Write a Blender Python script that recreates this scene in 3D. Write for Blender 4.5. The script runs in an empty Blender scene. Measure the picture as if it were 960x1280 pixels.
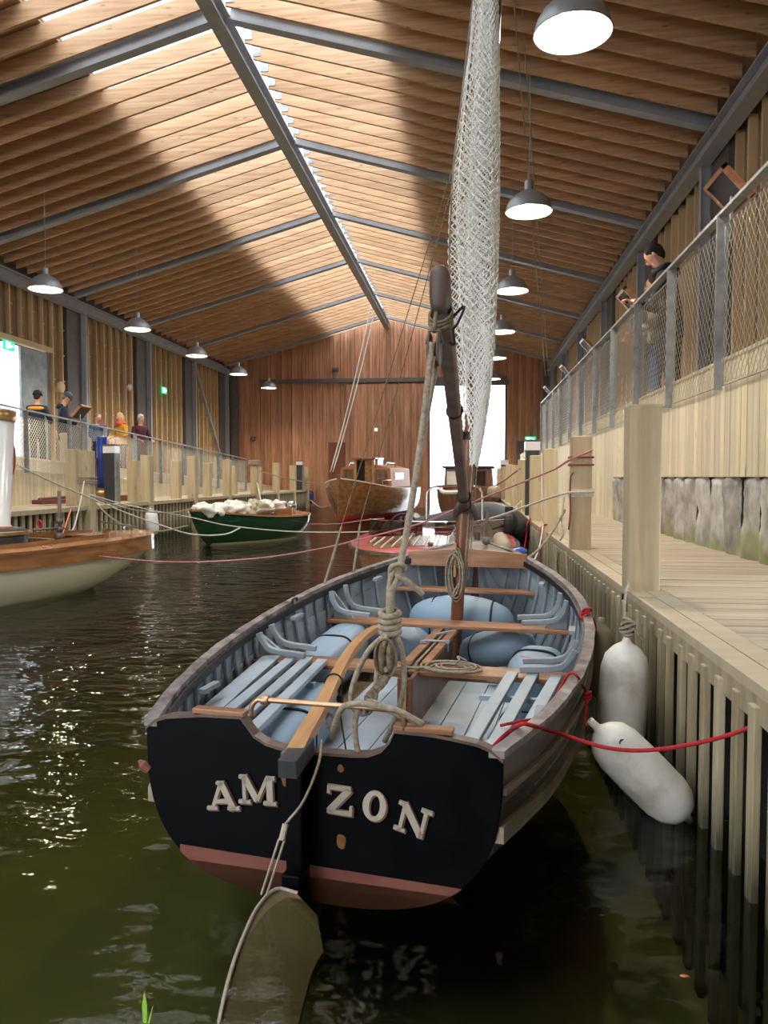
import bpy, bmesh, math, random
from mathutils import Vector, Matrix, noise
random.seed(7)
C = bpy.context.scene.collection
sc = bpy.context.scene
PI = math.pi
# ------------------------------------------------------------ camera, world, sun, exposure
FPX = 961.0; YAW = math.radians(6.41); PITCH = math.radians(2.56); CAMH = 1.2
cd = bpy.data.cameras.new('camera'); cam = bpy.data.objects.new('camera', cd); C.objects.link(cam)
cam.location = (0, 0, CAMH); cam.rotation_euler = (PI/2-PITCH, 0, YAW)
cd.sensor_fit = 'VERTICAL'; cd.sensor_height = 24; cd.lens = FPX/1280*24; cd.clip_start = .05; cd.clip_end = 400
sc.camera = cam
wd = bpy.data.worlds.new('world'); sc.world = wd; wd.use_nodes = True
bg = wd.node_tree.nodes['Background']; bg.inputs[0].default_value = (.90, .95, 1, 1); bg.inputs[1].default_value = 3.6
sd = bpy.data.lights.new('sun', 'SUN'); sun = bpy.data.objects.new('sun', sd); C.objects.link(sun)
sd.energy = 3; sd.angle = math.radians(60); sd.color = (1, .93, .84); sun.rotation_euler = (math.radians(28), math.radians(3), 0)
sc.view_settings.view_transform = 'Standard'; sc.view_settings.look = 'None'
sc.view_settings.exposure = 1.15; sc.view_settings.gamma = 1; sc.view_settings.use_curve_mapping = False
# camera ray helper used only to calibrate places measured on the photograph (real world positions out)
_sa, _ca, _sp, _cp = math.sin(YAW), math.cos(YAW), math.sin(PITCH), math.cos(PITCH)
_F = Vector((-_sa*_cp, _ca*_cp, -_sp)); _R = Vector((_ca, _sa, 0)); _U = Vector((-_sa*_sp, _ca*_sp, _cp))
def at(px, py, X=None, Y=None, Z=None):
    r = _F+_R*((px-480)/FPX)+_U*((640-py)/FPX)
    t = X/r.x if X is not None else (Y/r.y if Y is not None else (Z-CAMH)/r.z)
    return Vector((0, 0, CAMH))+r*t
# ------------------------------------------------------------ materials
def lin(h):
    h = h.lstrip('#'); o = []
    for i in (0, 2, 4):
        c = int(h[i:i+2], 16)/255
        o.append(c/12.92 if c <= .04045 else ((c+.055)/1.055)**2.4)
    return (*o, 1)
def mat(name, cols, scale=(3, 3, 3), rough=.6, metal=0, bump=0, rnd=0, board=None, knots=0, spec=.5, emit=0, detail=5, dist=.01, coat=0, rr=None):
    m = bpy.data.materials.new(name); m.use_nodes = True; nt = m.node_tree; N = nt.nodes; L = nt.links
    p = N['Principled BSDF']; p.inputs['Roughness'].default_value = rough; p.inputs['Metallic'].default_value = metal
    p.inputs['Specular IOR Level'].default_value = spec
    if coat: p.inputs['Coat Weight'].default_value = coat; p.inputs['Coat Roughness'].default_value = .05
    if isinstance(cols, str): cols = [cols]
    tc = N.new('ShaderNodeTexCoord'); oi = N.new('ShaderNodeObjectInfo')
    vec = tc.outputs['Object']
    off = N.new('ShaderNodeVectorMath'); off.operation = 'SCALE'; off.inputs[3].default_value = 41
    cmb = N.new('ShaderNodeCombineXYZ'); L.new(oi.outputs['Random'], cmb.inputs[0]); L.new(oi.outputs['Random'], cmb.inputs[1]); L.new(oi.outputs['Random'], cmb.inputs[2])
    L.new(cmb.outputs[0], off.inputs[0]); ad = N.new('ShaderNodeVectorMath'); L.new(vec, ad.inputs[0]); L.new(off.outputs[0], ad.inputs[1])
    vec2 = ad.outputs[0]; val = None
    if board:
        ax, wdt = board
        sx = N.new('ShaderNodeSeparateXYZ'); L.new(vec, sx.inputs[0])
        dv = N.new('ShaderNodeMath'); dv.operation = 'DIVIDE'; L.new(sx.outputs[ax], dv.inputs[0]); dv.inputs[1].default_value = wdt
        fl = N.new('ShaderNodeMath'); fl.operation = 'FLOOR'; L.new(dv.outputs[0], fl.inputs[0])
        wn = N.new('ShaderNodeTexWhiteNoise'); wn.noise_dimensions = '1D'; L.new(fl.outputs[0], wn.inputs['W'])
        val = wn.outputs['Value']
        ad2 = N.new('ShaderNodeVectorMath'); L.new(vec2, ad2.inputs[0]); L.new(wn.outputs['Color'], ad2.inputs[1])
        sc2 = N.new('ShaderNodeVectorMath'); sc2.operation = 'SCALE'; sc2.inputs[3].default_value = 9; L.new(wn.outputs['Color'], sc2.inputs[0]); L.new(sc2.outputs[0], ad2.inputs[1]); vec2 = ad2.outputs[0]
    elif rnd: val = oi.outputs['Random']
    mp = N.new('ShaderNodeMapping'); mp.inputs['Scale'].default_value = scale; L.new(vec2, mp.inputs[0])
    nz = N.new('ShaderNodeTexNoise'); nz.inputs['Scale'].default_value = 1; nz.inputs['Detail'].default_value = detail; nz.inputs['Roughness'].default_value = .6
    L.new(mp.outputs[0], nz.inputs['Vector'])
    if len(cols) > 1:
        cr = N.new('ShaderNodeValToRGB'); L.new(nz.outputs[0], cr.inputs[0]); e = cr.color_ramp.elements
        while len(e) < len(cols): e.new(.5)
        for i, c in enumerate(cols):
            e[i].position = .33+.34*i/(len(cols)-1); e[i].color = lin(c)
        col = cr.outputs[0]
    else:
        rg = N.new('ShaderNodeRGB'); rg.outputs[0].default_value = lin(cols[0]); col = rg.outputs[0]
    if knots:
        m2 = N.new('ShaderNodeMapping'); m2.inputs['Scale'].default_value = tuple(s**.5*1.6 for s in scale); L.new(vec2, m2.inputs[0])
        vo = N.new('ShaderNodeTexVoronoi'); vo.inputs['Scale'].default_value = knots; L.new(m2.outputs[0], vo.inputs['Vector'])
        r2 = N.new('ShaderNodeMapRange'); L.new(vo.outputs['Distance'], r2.inputs[0]); r2.inputs[1].default_value = .03; r2.inputs[2].default_value = .14; r2.inputs[3].default_value = .75; r2.inputs[4].default_value = 0
        mx = N.new('ShaderNodeMixRGB'); L.new(r2.outputs[0], mx.inputs[0]); L.new(col, mx.inputs[1]); mx.inputs[2].default_value = tuple(c*.3 for c in lin(cols[0])[:3])+(1,); col = mx.outputs[0]
    if val is not None:
        h = N.new('ShaderNodeHueSaturation'); mr = N.new('ShaderNodeMapRange'); L.new(val, mr.inputs[0]); mr.inputs[3].default_value = 1-rnd; mr.inputs[4].default_value = 1+rnd*.8
        L.new(mr.outputs[0], h.inputs['Value']); L.new(col, h.inputs['Color']); col = h.outputs[0]
    L.new(col, p.inputs['Base Color'])
    if rr:
        m3 = N.new('ShaderNodeMapRange'); L.new(nz.outputs[0], m3.inputs[0]); m3.inputs[1].default_value = .3; m3.inputs[2].default_value = .7; m3.inputs[3].default_value = rr[0]; m3.inputs[4].default_value = rr[1]; L.new(m3.outputs[0], p.inputs['Roughness'])
    if emit: L.new(col, p.inputs['Emission Color']); p.inputs['Emission Strength'].default_value = emit
    if bump:
        b = N.new('ShaderNodeBump'); b.inputs['Strength'].default_value = bump; b.inputs['Distance'].default_value = dist; L.new(nz.outputs[0], b.inputs['Height']); L.new(b.outputs[0], p.inputs['Normal'])
    return m
M = {}
M['rafter'] = mat('rafter_spruce', ['#ad8560', '#c29c76', '#d0ac88'], (1.2, 5, 26), .6, rnd=.14, knots=1.3, bump=.1)
M['deckroof'] = mat('roof_board', ['#a08062', '#b49474'], (1, 8, 8), .7)
M['steel'] = mat('grey_painted_steel', ['#9599a0', '#a2a6ad'], (4, 4, 4), .5, 0)
M['steeld'] = mat('dark_steel', ['#5a5654', '#66625f'], (4, 4, 4), .5, .1)
M['galv'] = mat('galvanised_steel', ['#84888d', '#989ca0', '#a5a9ac'], (9, 9, 9), .45, .55)
M['cable'] = mat('steel_cable', '#b4b0a4', rough=.4, metal=.5)
M['cedar'] = mat('cedar_boards', ['#98684a', '#b27e5c', '#c49272'], (7, 7, .8), .55, board=(0, .145), rnd=.22, bump=.05)
M['cedard'] = mat('cedar_door', ['#6c3a20', '#80462a'], (7, 7, .8), .55, rnd=.1)
M['wallboard'] = mat('wall_sheathing', ['#7a6448', '#907656', '#a48864'], (5, 5, .7), .7, board=(1, .22), rnd=.18, knots=2)
M['batten'] = mat('pale_batten', ['#c4a880', '#d2b890'], (9, 9, 1), .65, rnd=.1)
M['pine'] = mat('pale_pine', ['#c6b896', '#d4c7a6', '#dfd4b8'], (11, 11, .9), .6, rnd=.17, knots=1.5, bump=.05)
M['pinej'] = mat('pale_pine_boards', ['#c6b896', '#d4c7a6', '#dfd4b8'], (11, 11, .9), .6, board=(1, .12), rnd=.11, knots=1.5)
M['deck'] = mat('weathered_deck', ['#978872', '#a89a84', '#b5a893'], (1.2, 22, 22), .75, rnd=.07, bump=.15)
M['deckj'] = mat('weathered_deck_far', ['#978872', '#a89a84', '#b5a893'], (1.2, 22, 22), .75, board=(1, .138), rnd=.07)
M['deckl'] = mat('pale_deck', ['#ab9c80', '#bbad92'], (3, 9, 9), .75, rnd=.07)
def slat_mat(name, cols, wet):
    m = mat(name, cols, (16, 16, 1.2), .7, rnd=.13, bump=.15); nt = m.node_tree; N = nt.nodes; L = nt.links; p = N['Principled BSDF']
    src = p.inputs['Base Color'].links[0].from_socket
    g = N.new('ShaderNodeNewGeometry'); s = N.new('ShaderNodeSeparateXYZ'); L.new(g.outputs['Position'], s.inputs[0])
    nz = N.new('ShaderNodeTexNoise'); nz.inputs['Scale'].default_value = 5; mm = N.new('ShaderNodeMath'); mm.operation = 'MULTIPLY_ADD'; L.new(nz.outputs[0], mm.inputs[0]); mm.inputs[1].default_value = -.35; L.new(s.outputs[2], mm.inputs[2])
    r = N.new('ShaderNodeMapRange'); L.new(mm.outputs[0], r.inputs[0]); r.inputs[1].default_value = -.18; r.inputs[2].default_value = .12; r.inputs[3].default_value = .92; r.inputs[4].default_value = 0
    mx = N.new('ShaderNodeMixRGB'); L.new(r.outputs[0], mx.inputs[0]); L.new(src, mx.inputs[1]); mx.inputs[2].default_value = lin(wet); L.new(mx.outputs[0], p.inputs['Base Color'])
    return m
M['slat'] = slat_mat('fascia_slat', ['#8f8164', '#a6987a', '#b5a88a'], '#2c2e1c')
M['post'] = mat('oak_post', ['#ae9c7a', '#beac88', '#cab998'], (14, 14, 1.2), .7, rnd=.08, bump=.2, knots=1.2)
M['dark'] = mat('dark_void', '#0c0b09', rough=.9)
M['conc'] = mat('weathered_concrete', ['#77726a', '#969088', '#b3ada3', '#c6c0b6'], (5, 5, 3), .9, bump=.6, dist=.03, detail=9)
def mossy():
    m = M['conc']; nt = m.node_tree; N = nt.nodes; L = nt.links; p = N['Principled BSDF']; src = p.inputs['Base Color'].links[0].from_socket
    g = N.new('ShaderNodeNewGeometry'); s = N.new('ShaderNodeSeparateXYZ'); L.new(g.outputs['Position'], s.inputs[0])
    n = N.new('ShaderNodeTexNoise'); n.inputs['Scale'].default_value = 2.2; n.inputs['Detail'].default_value = 6; L.new(g.outputs['Position'], n.inputs[0])
    a = N.new('ShaderNodeMath'); a.operation = 'MULTIPLY_ADD'; L.new(s.outputs[2], a.inputs[0]); a.inputs[1].default_value = -1.1; L.new(n.outputs[0], a.inputs[2])
    r = N.new('ShaderNodeMapRange'); L.new(a.outputs[0], r.inputs[0]); r.inputs[1].default_value = -.34; r.inputs[2].default_value = -.18; r.inputs[4].default_value = .75
    mx = N.new('ShaderNodeMixRGB'); L.new(r.outputs[0], mx.inputs[0]); L.new(src, mx.inputs[1]); mx.inputs[2].default_value = lin('#84874c'); L.new(mx.outputs[0], p.inputs['Base Color'])
mossy()
M['moss'] = mat('moss', ['#6c7436', '#8a8c4c', '#9c9a64'], (20, 20, 20), .95, bump=.8, dist=.02)
M['lampgrey'] = mat('lamp_enamel', '#9a9d9d', rough=.35, metal=.3)
M['lampwhite'] = mat('lamp_inside', '#f4f2ea', rough=.5)
M['bulb'] = mat('bulb_glow', '#fff3dc', rough=.5, emit=60)
M['cream'] = mat('cream_hull', '#d3cdb8', rough=.18, coat=.5)
M['green'] = mat('green_hull', '#153a26', rough=.15, coat=.6)
M['varnish'] = mat('varnished_mahogany', ['#6e4a2c', '#855c38', '#966c44'], (12, 1.2, 12), .22, coat=.6)
M['varnishl'] = mat('varnished_light', ['#a0714a', '#b08258'], (12, 1.2, 12), .22, coat=.6)
M['blade'] = mat('rudder_blade_wood', ['#6e6046', '#82724f'], (3, 3, 3), .6)
M['varnishm'] = mat('cabin_varnish', ['#8e5a34', '#a46c42'], (1.5, 9, 9), .5)
M['teak'] = mat('teak_thwart', ['#80563a', '#9a6c4c', '#ac8060'], (2, 18, 18), .35, bump=.08, rnd=.08)
M['tiller'] = mat('ash_tiller', ['#a0703f', '#b48452', '#c29566'], (14, 1.5, 14), .4)
M['spar'] = mat('varnished_spar', ['#5c3824', '#744a30', '#8a5c40'], (14, 14, 1.5), .35, bump=.1)
M['boom'] = mat('weathered_boom', ['#4e3f3a', '#604e46', '#705c50'], (12, 12, 1.5), .5, bump=.2)
M['navyblack'] = mat('black_hull_paint', ['#020304', '#040507', '#07080a'], (6, 6, 6), .45, bump=.08, spec=.09, rr=(.35, .6))
M['greypaint'] = mat('grey_blue_paint', ['#7c868e', '#8d979f', '#9aa4ab'], (5, 5, 5), .55, bump=.1)
M['palepaint'] = mat('pale_blue_paint', ['#98a5af', '#a5b1ba', '#b0bbc4'], (4, 4, 4), .5, bump=.06)
M['gunwale'] = mat('worn_gunwale', ['#3f3a3c', '#6e6462', '#857a77', '#a39a92'], (9, 9, 9), .7, bump=.5, detail=9)
M['hullout'] = mat('weathered_grey_hull', ['#2c2a28', '#4a4743', '#625e58', '#757066'], (2.5, 2.5, 7), .6, bump=.3, detail=9)
M['strakew'] = mat('worn_rubbing_strake', ['#756b5c', '#958a78', '#b0a692'], (9, 2, 9), .7, bump=.3, detail=8)
M['redlead'] = mat('antifouling_red', ['#6c3d32', '#7c4a3c'], (5, 5, 5), .7)
M['letter'] = mat('painted_letter', ['#a39a88', '#b2a896'], (20, 20, 20), .6)
M['letters2'] = mat('letter_side', '#6f4f50', rough=.7)
M['brass'] = mat('brass', ['#a8875e', '#c0a27a'], (9, 9, 9), .3, .85)
M['bronze'] = mat('bronze_bar', ['#a07c5c', '#b8987a'], (9, 9, 9), .32, .7)
M['bagblue'] = mat('buoyancy_bag_blue', ['#7e96aa', '#8aa2b6'], (2, 2, 2), .5, bump=.05)
M['strap'] = mat('black_strap', '#0c0c0e', rough=.7)
M['redprint'] = mat('red_print', '#c04058', rough=.7)
def rope_mat(name, cols, tw=60):
    return mat(name, cols, (tw, tw, tw), .85, bump=.6, dist=.004)
M['hemp'] = rope_mat('tan_rope', ['#7c715f', '#988c78', '#aa9f8b'])
M['hempd'] = rope_mat('dark_twine', ['#54483a', '#74664f', '#8a7a60'])
M['white'] = rope_mat('white_rope', ['#b9b3a6', '#d2cdc2'])
M['red'] = rope_mat('red_rope', ['#9c1c20', '#b8262c'])
M['maroon'] = rope_mat('faded_maroon_rope', ['#7a3a3c', '#96504e'])
M['pinkr'] = rope_mat('pink_rope', ['#a86c68', '#c08884'])
M['yellow'] = rope_mat('yellow_rope', ['#b89c50', '#d0b568'])
M['net'] = mat('net_twine', '#f6f4ee', rough=.8)
M['fender'] = mat('white_vinyl_fender', ['#b8b0a0', '#dcd8cc', '#e8e5dc', '#ebe9e2'], (4, 4, 4), .4, bump=.08, detail=8)
M['bluef'] = mat('blue_fender', '#1f2f6c', rough=.4)
M['bluefl'] = mat('bright_blue_float', '#2c62b4', rough=.4)
M['tan'] = mat('tan_fender', ['#8d8068', '#a39780'], (6, 6, 6), .6)
M['black'] = mat('black_plastic', '#1c1c1e', rough=.5)
M['charcoal'] = mat('charcoal_panel', ['#2b2c2f', '#36373a'], (30, 30, 30), .6)
M['whitep'] = mat('white_paint', '#dcdcdc', rough=.25, coat=.4)
M['blue'] = mat('blue_paint', '#1c3484', rough=.3)
M['redpaint'] = mat('red_deck', ['#a83840', '#b84850'], (6, 6, 6), .3, coat=.4)
M['copper'] = mat('copper', '#b06a4a', rough=.35, metal=.8)
M['chrome'] = mat('chrome', '#c8ccd0', rough=.15, metal=1)
M['rubber'] = mat('grey_inflatable', ['#3b3d3e', '#4a4c4d'], (4, 4, 4), .5)
M['cloth'] = mat('white_canvas', ['#cfcabd', '#e2ded4'], (5, 5, 5), .8, bump=.3)
M['clothg'] = mat('khaki_canvas', ['#a8a184', '#bcb698'], (5, 5, 5), .8, bump=.3)
M['exitg'] = mat('exit_sign_green', '#12b886', rough=.5, emit=.9)
M['exitw'] = mat('exit_sign_white', '#eefff8', rough=.5, emit=1.2)
M['skin'] = mat('skin', '#c8937a', rough=.6)
for k, c in dict(navycoat='#1d2434', darkcoat='#22262c', mustard='#c08a20', burgundy='#4c1c2c', khakicoat='#7c8070', beige='#b3a389', jeans='#3a5480', darkjean='#20283a', blackc='#131316', hairbrown='#4a3020', hairdark='#1e1714', hairwhite='#d8d4cc', hairblond='#c0a070', hairgrey='#6c6864', yellowp='#e0a030', orange='#d8543c', greyhat='#42464c', lilac='#3b4a6c').items():
    M[k] = mat('cloth_'+k, c, (30, 30, 30), .85, bump=.2)
M['stain'] = mat('rust_stain', ['#6a4420', '#835a2c'], (30, 30, 30), .8)
# clear panes
def glass(name, tint, gl=.12):
    m = bpy.data.materials.new(name); m.use_nodes = True; nt = m.node_tree; N = nt.nodes; L = nt.links
    N.remove(N['Principled BSDF']); out = N['Material Output']
    t = N.new('ShaderNodeBsdfTransparent'); t.inputs[0].default_value = tint; g = N.new('ShaderNodeBsdfGlossy'); g.inputs['Roughness'].default_value = .03
    mx = N.new('ShaderNodeMixShader'); mx.inputs[0].default_value = gl; L.new(t.outputs[0], mx.inputs[1]); L.new(g.outputs[0], mx.inputs[2]); L.new(mx.outputs[0], out.inputs[0])
    return m
M['pane'] = glass('rooflight_glass', (.66, .68, .70, 1), .05)
M['glass'] = glass('boat_glass', (.55, .58, .58, 1), .2)
def water_mat():
    m = bpy.data.materials.new('green_lake_water'); m.use_nodes = True; nt = m.node_tree; N = nt.nodes; L = nt.links
    N.remove(N['Principled BSDF']); out = N['Material Output']
    tc = N.new('ShaderNodeTexCoord')
    def nz(sx, sy, d):
        mp = N.new('ShaderNodeMapping'); mp.inputs['Scale'].default_value = (sx, sy, 1); L.new(tc.outputs['Object'], mp.inputs[0])
        n = N.new('ShaderNodeTexNoise'); n.inputs['Scale'].default_value = 1; n.inputs['Detail'].default_value = d; L.new(mp.outputs[0], n.inputs[0]); return n.outputs[0]
    a, b, c = nz(3.0, 5.5, 2), nz(11, 17, 2), nz(.25, .3, 1)
    # calmer close to the camera's quay, livelier in the middle of the basin
    s = N.new('ShaderNodeSeparateXYZ'); L.new(tc.outputs['Object'], s.inputs[0])
    r = N.new('ShaderNodeMapRange'); L.new(s.outputs[1], r.inputs[0]); r.inputs[1].default_value = 1.5; r.inputs[2].default_value = 6; r.inputs[3].default_value = .3; r.inputs[4].default_value = 1
    h = N.new('ShaderNodeMath'); h.operation = 'MULTIPLY_ADD'; L.new(b, h.inputs[0]); h.inputs[1].default_value = .22; L.new(a, h.inputs[2])
    h2 = N.new('ShaderNodeMath'); h2.operation = 'MULTIPLY'; L.new(h.outputs[0], h2.inputs[0]); L.new(r.outputs[0], h2.inputs[1])
    bu = N.new('ShaderNodeBump'); bu.inputs['Strength'].default_value = 1; bu.inputs['Distance'].default_value = .035; L.new(h2.outputs[0], bu.inputs['Height'])
    fr = N.new('ShaderNodeFresnel'); fr.inputs[0].default_value = 1.33; L.new(bu.outputs[0], fr.inputs['Normal'])
    g = N.new('ShaderNodeBsdfGlossy'); g.inputs['Roughness'].default_value = .02; L.new(bu.outputs[0], g.inputs['Normal'])
    t = N.new('ShaderNodeBsdfTransparent'); t.inputs[0].default_value = (.9, .93, .85, 1)
    mx = N.new('ShaderNodeMixShader'); L.new(fr.outputs[0], mx.inputs[0]); L.new(t.outputs[0], mx.inputs[1]); L.new(g.outputs[0], mx.inputs[2]); L.new(mx.outputs[0], out.inputs['Surface'])
    v = N.new('ShaderNodeVolumeAbsorption'); v.inputs[0].default_value = (.60, .61, .46, 1); v.inputs['Density'].default_value = 2.6; L.new(v.outputs[0], out.inputs['Volume'])
    return m
M['water'] = water_mat()
M['bed'] = mat('murk_bed', ['#9c9a76', '#aaa67e'], (1, 1, 1), .9)  # bed colour stands in for light scattered within the green water
# ------------------------------------------------------------ mesh builder
Z3 = Vector((0, 0, 1))
def V(*a): return Vector(a)
def frame(d, up=Z3):
    d = d.normalized(); s = d.cross(up)
    if s.length < 1e-4: s = d.cross(Vector((0, 1, 0)))
    s.normalize(); return d, s, s.cross(d).normalized()
def smooth(pts, k=6):
    P = [Vector(p) for p in pts]
    if len(P) < 3: return P
    Q = [P[0]*2-P[1]]+P+[P[-1]*2-P[-2]]; out = []
    for i in range(1, len(Q)-2):
        a, b, c, d = Q[i-1:i+3]
        for j in range(k):
            t = j/k; out.append(.5*((2*b)+(c-a)*t+(2*a-5*b+4*c-d)*t*t+(3*b-a-3*c+d)*t**3))
    out.append(P[-1]); return out
def sag(a, b, s, n=14):
    a, b = Vector(a), Vector(b); return [a.lerp(b, i/n)-Vector((0, 0, 4*s*(i/n)*(1-i/n))) for i in range(n+1)]
def wmat(o):
    m = Matrix.Identity(4)
    while o: m = (Matrix.LocRotScale(o.location, o.rotation_euler, o.scale)) @ m; o = o.parent
    return m
class MB:
    def __init__(s): s.v = []; s.f = []
    def add(s, vs, fs):
        n = len(s.v); s.v += [Vector(v) for v in vs]; s.f += [tuple(i+n for i in f) for f in fs]; return s
    def box(s, c, d, R=None, taper=1):
        c = Vector(c); vs = []
        for z in (-.5, .5):
            for y in (-.5, .5):
                for x in (-.5, .5):
                    t = taper if z > 0 else 1
                    p = Vector((x*d[0]*t, y*d[1]*t, z*d[2])); vs.append(c+(R @ p if R else p))
        return s.add(vs, [(0, 2, 3, 1), (4, 5, 7, 6), (0, 1, 5, 4), (2, 6, 7, 3), (0, 4, 6, 2), (1, 3, 7, 5)])
    def beam(s, a, b, w, h, up=Z3):
        a, b = Vector(a), Vector(b); d, sd_, u = frame(b-a, up); vs = []
        for p in (a, b):
            for i, j in ((-1, -1), (1, -1), (1, 1), (-1, 1)): vs.append(p+sd_*(i*w/2)+u*(j*h/2))
        return s.add(vs, [(0, 1, 2, 3), (7, 6, 5, 4), (0, 4, 5, 1), (1, 5, 6, 2), (2, 6, 7, 3), (3, 7, 4, 0)])
    def ibeam(s, a, b, w, h, t=.02, up=Z3):
        a, b = Vector(a), Vector(b); d, sd_, u = frame(b-a, up)
        s.beam(a+u*(h/2-t/2), b+u*(h/2-t/2), w, t, up); s.beam(a-u*(h/2-t/2), b-u*(h/2-t/2), w, t, up); return s.beam(a, b, t, h-2*t, up)
    def loft(s, rings, close=True, cap=True, loop=False):
        n = len(rings[0]); b = len(s.v); vs = [p for r in rings for p in r]; fs = []
        m = n if close else n-1; R = len(rings)
        for i in range(R if loop else R-1):
            for j in range(m):
                a0 = i*n+j; a1 = i*n+(j+1) % n; k = (i+1) % R; fs.append((a0, a1, k*n+(j+1) % n, k*n+j))
        if cap and close and not loop: fs += [tuple(range(n-1, -1, -1)), tuple((R-1)*n+j for j in range(n))]
        return s.add(vs, fs)
    def tube(s, pts, r, n=8, twist=0, lobes=0, cap=True, sq=1):
        P = [Vector(p) for p in pts]; rings = []; up = None
        for i, p in enumerate(P):
            d = (P[min(i+1, len(P)-1)]-P[max(i-1, 0)])
            if d.length < 1e-9: d = Vector((0, 0, 1))
            d.normalize()
            if up is None: up = Vector((0, 0, 1)) if abs(d.z) < .9 else Vector((0, 1, 0))
            sd_ = d.cross(up)
            if sd_.length < 1e-5: sd_ = d.cross(Vector((1, .1, 0)))
            sd_.normalize(); up = sd_.cross(d).normalized()
            rr = r[i] if isinstance(r, (list, tuple)) else r; ring = []
            for j in range(n):
                a = 2*PI*j/n; q = rr*(1+(.16*math.cos(lobes*a+twist*i) if lobes else 0)); ring.append(p+sd_*(math.cos(a)*q)+up*(math.sin(a)*q*sq))
            rings.append(ring)
        return s.loft(rings, True, cap)
    def lathe(s, prof, n=24, M_=None):
        rings = []
        for r, z in prof:
            ring = [Vector((max(r, 1e-4)*math.cos(2*PI*j/n), max(r, 1e-4)*math.sin(2*PI*j/n), z)) for j in range(n)]
            rings.append([M_ @ p for p in ring] if M_ else ring)
        return s.loft(rings, True, False)
    def ell(s, c, r, R=None, nu=16, nv=10, amp=0, fq=4, pw=1):
        rings = []; c = Vector(c)
        for i in range(nv+1):
            th = PI*i/nv; ring = []
            for j in range(nu):
                ph = 2*PI*j/nu
                def q(x): return math.copysign(abs(x)**pw, x)
                sx = max(math.sin(th), .001)
                p = Vector((r[0]*q(math.cos(ph))*q(sx), r[1]*q(math.sin(ph))*q(sx), r[2]*q(math.cos(th))))
                if amp: p += p.normalized()*amp*noise.noise((p+c)*fq)
                ring.append(c+(R @ p if R else p))
            rings.append(ring[::-1])
        return s.loft(rings, True, False)
    def prism(s, poly, axis_o, ex, ey, ez, t):
        o, ex, ey, ez = Vector(axis_o), Vector(ex), Vector(ey), Vector(ez); n = len(poly)
        a = [o+ex*p[0]+ey*p[1] for p in poly]; b = [p+ez*t for p in a]
        return s.add(a+b, [tuple(range(n-1, -1, -1)), tuple(range(n, 2*n))]+[(i, (i+1) % n, n+(i+1) % n, n+i) for i in range(n)])
    def build(s, name, m, parent=None, world=False, sm=False, label=None, cat=None, group=None, kind=None, bevel=0, fix=True):
        vs = s.v
        if world and parent: w = wmat(parent).inverted(); vs = [w @ v for v in vs]
        me = bpy.data.meshes.new(name); me.from_pydata([tuple(v) for v in vs], [], s.f)
        if fix:
            bm = bmesh.new(); bm.from_mesh(me); bmesh.ops.recalc_face_normals(bm, faces=bm.faces); bm.to_mesh(me); bm.free()
        me.materials.append(m if not isinstance(m, str) else M[m])
        if sm: me.polygons.foreach_set('use_smooth', [True]*len(me.polygons))
        o = bpy.data.objects.new(name, me); C.objects.link(o)
        if parent: o.parent = parent
        if sm == 2 or bevel:
            if bevel: b = o.modifiers.new('bevel', 'BEVEL'); b.width = bevel; b.segments = 2; b.limit_method = 'ANGLE'
        return tag(o, label, cat, group, kind)
def tag(o, label=None, cat=None, group=None, kind=None):
    if label: o['label'] = label
    if cat: o['category'] = cat
    if group: o['group'] = group
    if kind: o['kind'] = kind
    return o
def thing(name, label, cat, loc=(0, 0, 0), rz=0, group=None, kind=None):
    o = bpy.data.objects.new(name, None); C.objects.link(o); o.location = loc; o.rotation_euler = (0, 0, rz); o.empty_display_size = .1
    return tag(o, label, cat, group, kind)
def struct(name, loc=(0, 0, 0)): return thing(name, None, None, loc, kind='structure')
def kids(o): return [c for c in C.objects if c.parent == o]
def dup(o, parent=None, loc=None):
    c = o.copy(); C.objects.link(c); c.parent = parent
    if loc is not None: c.location = loc
    return c
def copy_tree(o, loc, rz=None, label=None):
    allc = [(c, kids(c)) for c in kids(o)]; r = o.copy(); C.objects.link(r); r.location = loc
    if rz is not None: r.rotation_euler = (0, 0, rz)
    if label: r['label'] = label
    for c, gs in allc:
        k = dup(c, r)
        for g in gs: dup(g, k)
    return r
def RZ(a): return Matrix.Rotation(a, 3, 'Z')
def RX(a): return Matrix.Rotation(a, 3, 'X')
def RY(a): return Matrix.Rotation(a, 3, 'Y')
def ordw(i): return ['first', 'second', 'third', 'fourth', 'fifth', 'sixth', 'seventh', 'eighth', 'ninth', 'tenth', 'eleventh', 'twelfth', 'thirteenth', 'fourteenth', 'fifteenth', 'sixteenth', 'seventeenth', 'eighteenth'][i]
# ------------------------------------------------------------ the shell of the boathouse
XL, XR, XC = -9.9, 3.2, -3.35
Y0, Y1 = -5.0, 31.0
ZE, ZR = 5.62, 7.42
SL = (ZR-ZE)/(XR-XC)
def rz(x): return ZR-SL*abs(x-XC)
YF = [2.6, 6.5, 10.4, 14.3, 18.2, 22.1, 26.0, 29.9]
# water
MB().box((-3.35, 20, -.75), (40, 70, 1.5)).build('water', 'water', kind='structure')
MB().box((-3.35, 20, -.62), (40, 70, .04)).build('basin_bed', 'bed', kind='structure')
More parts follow.
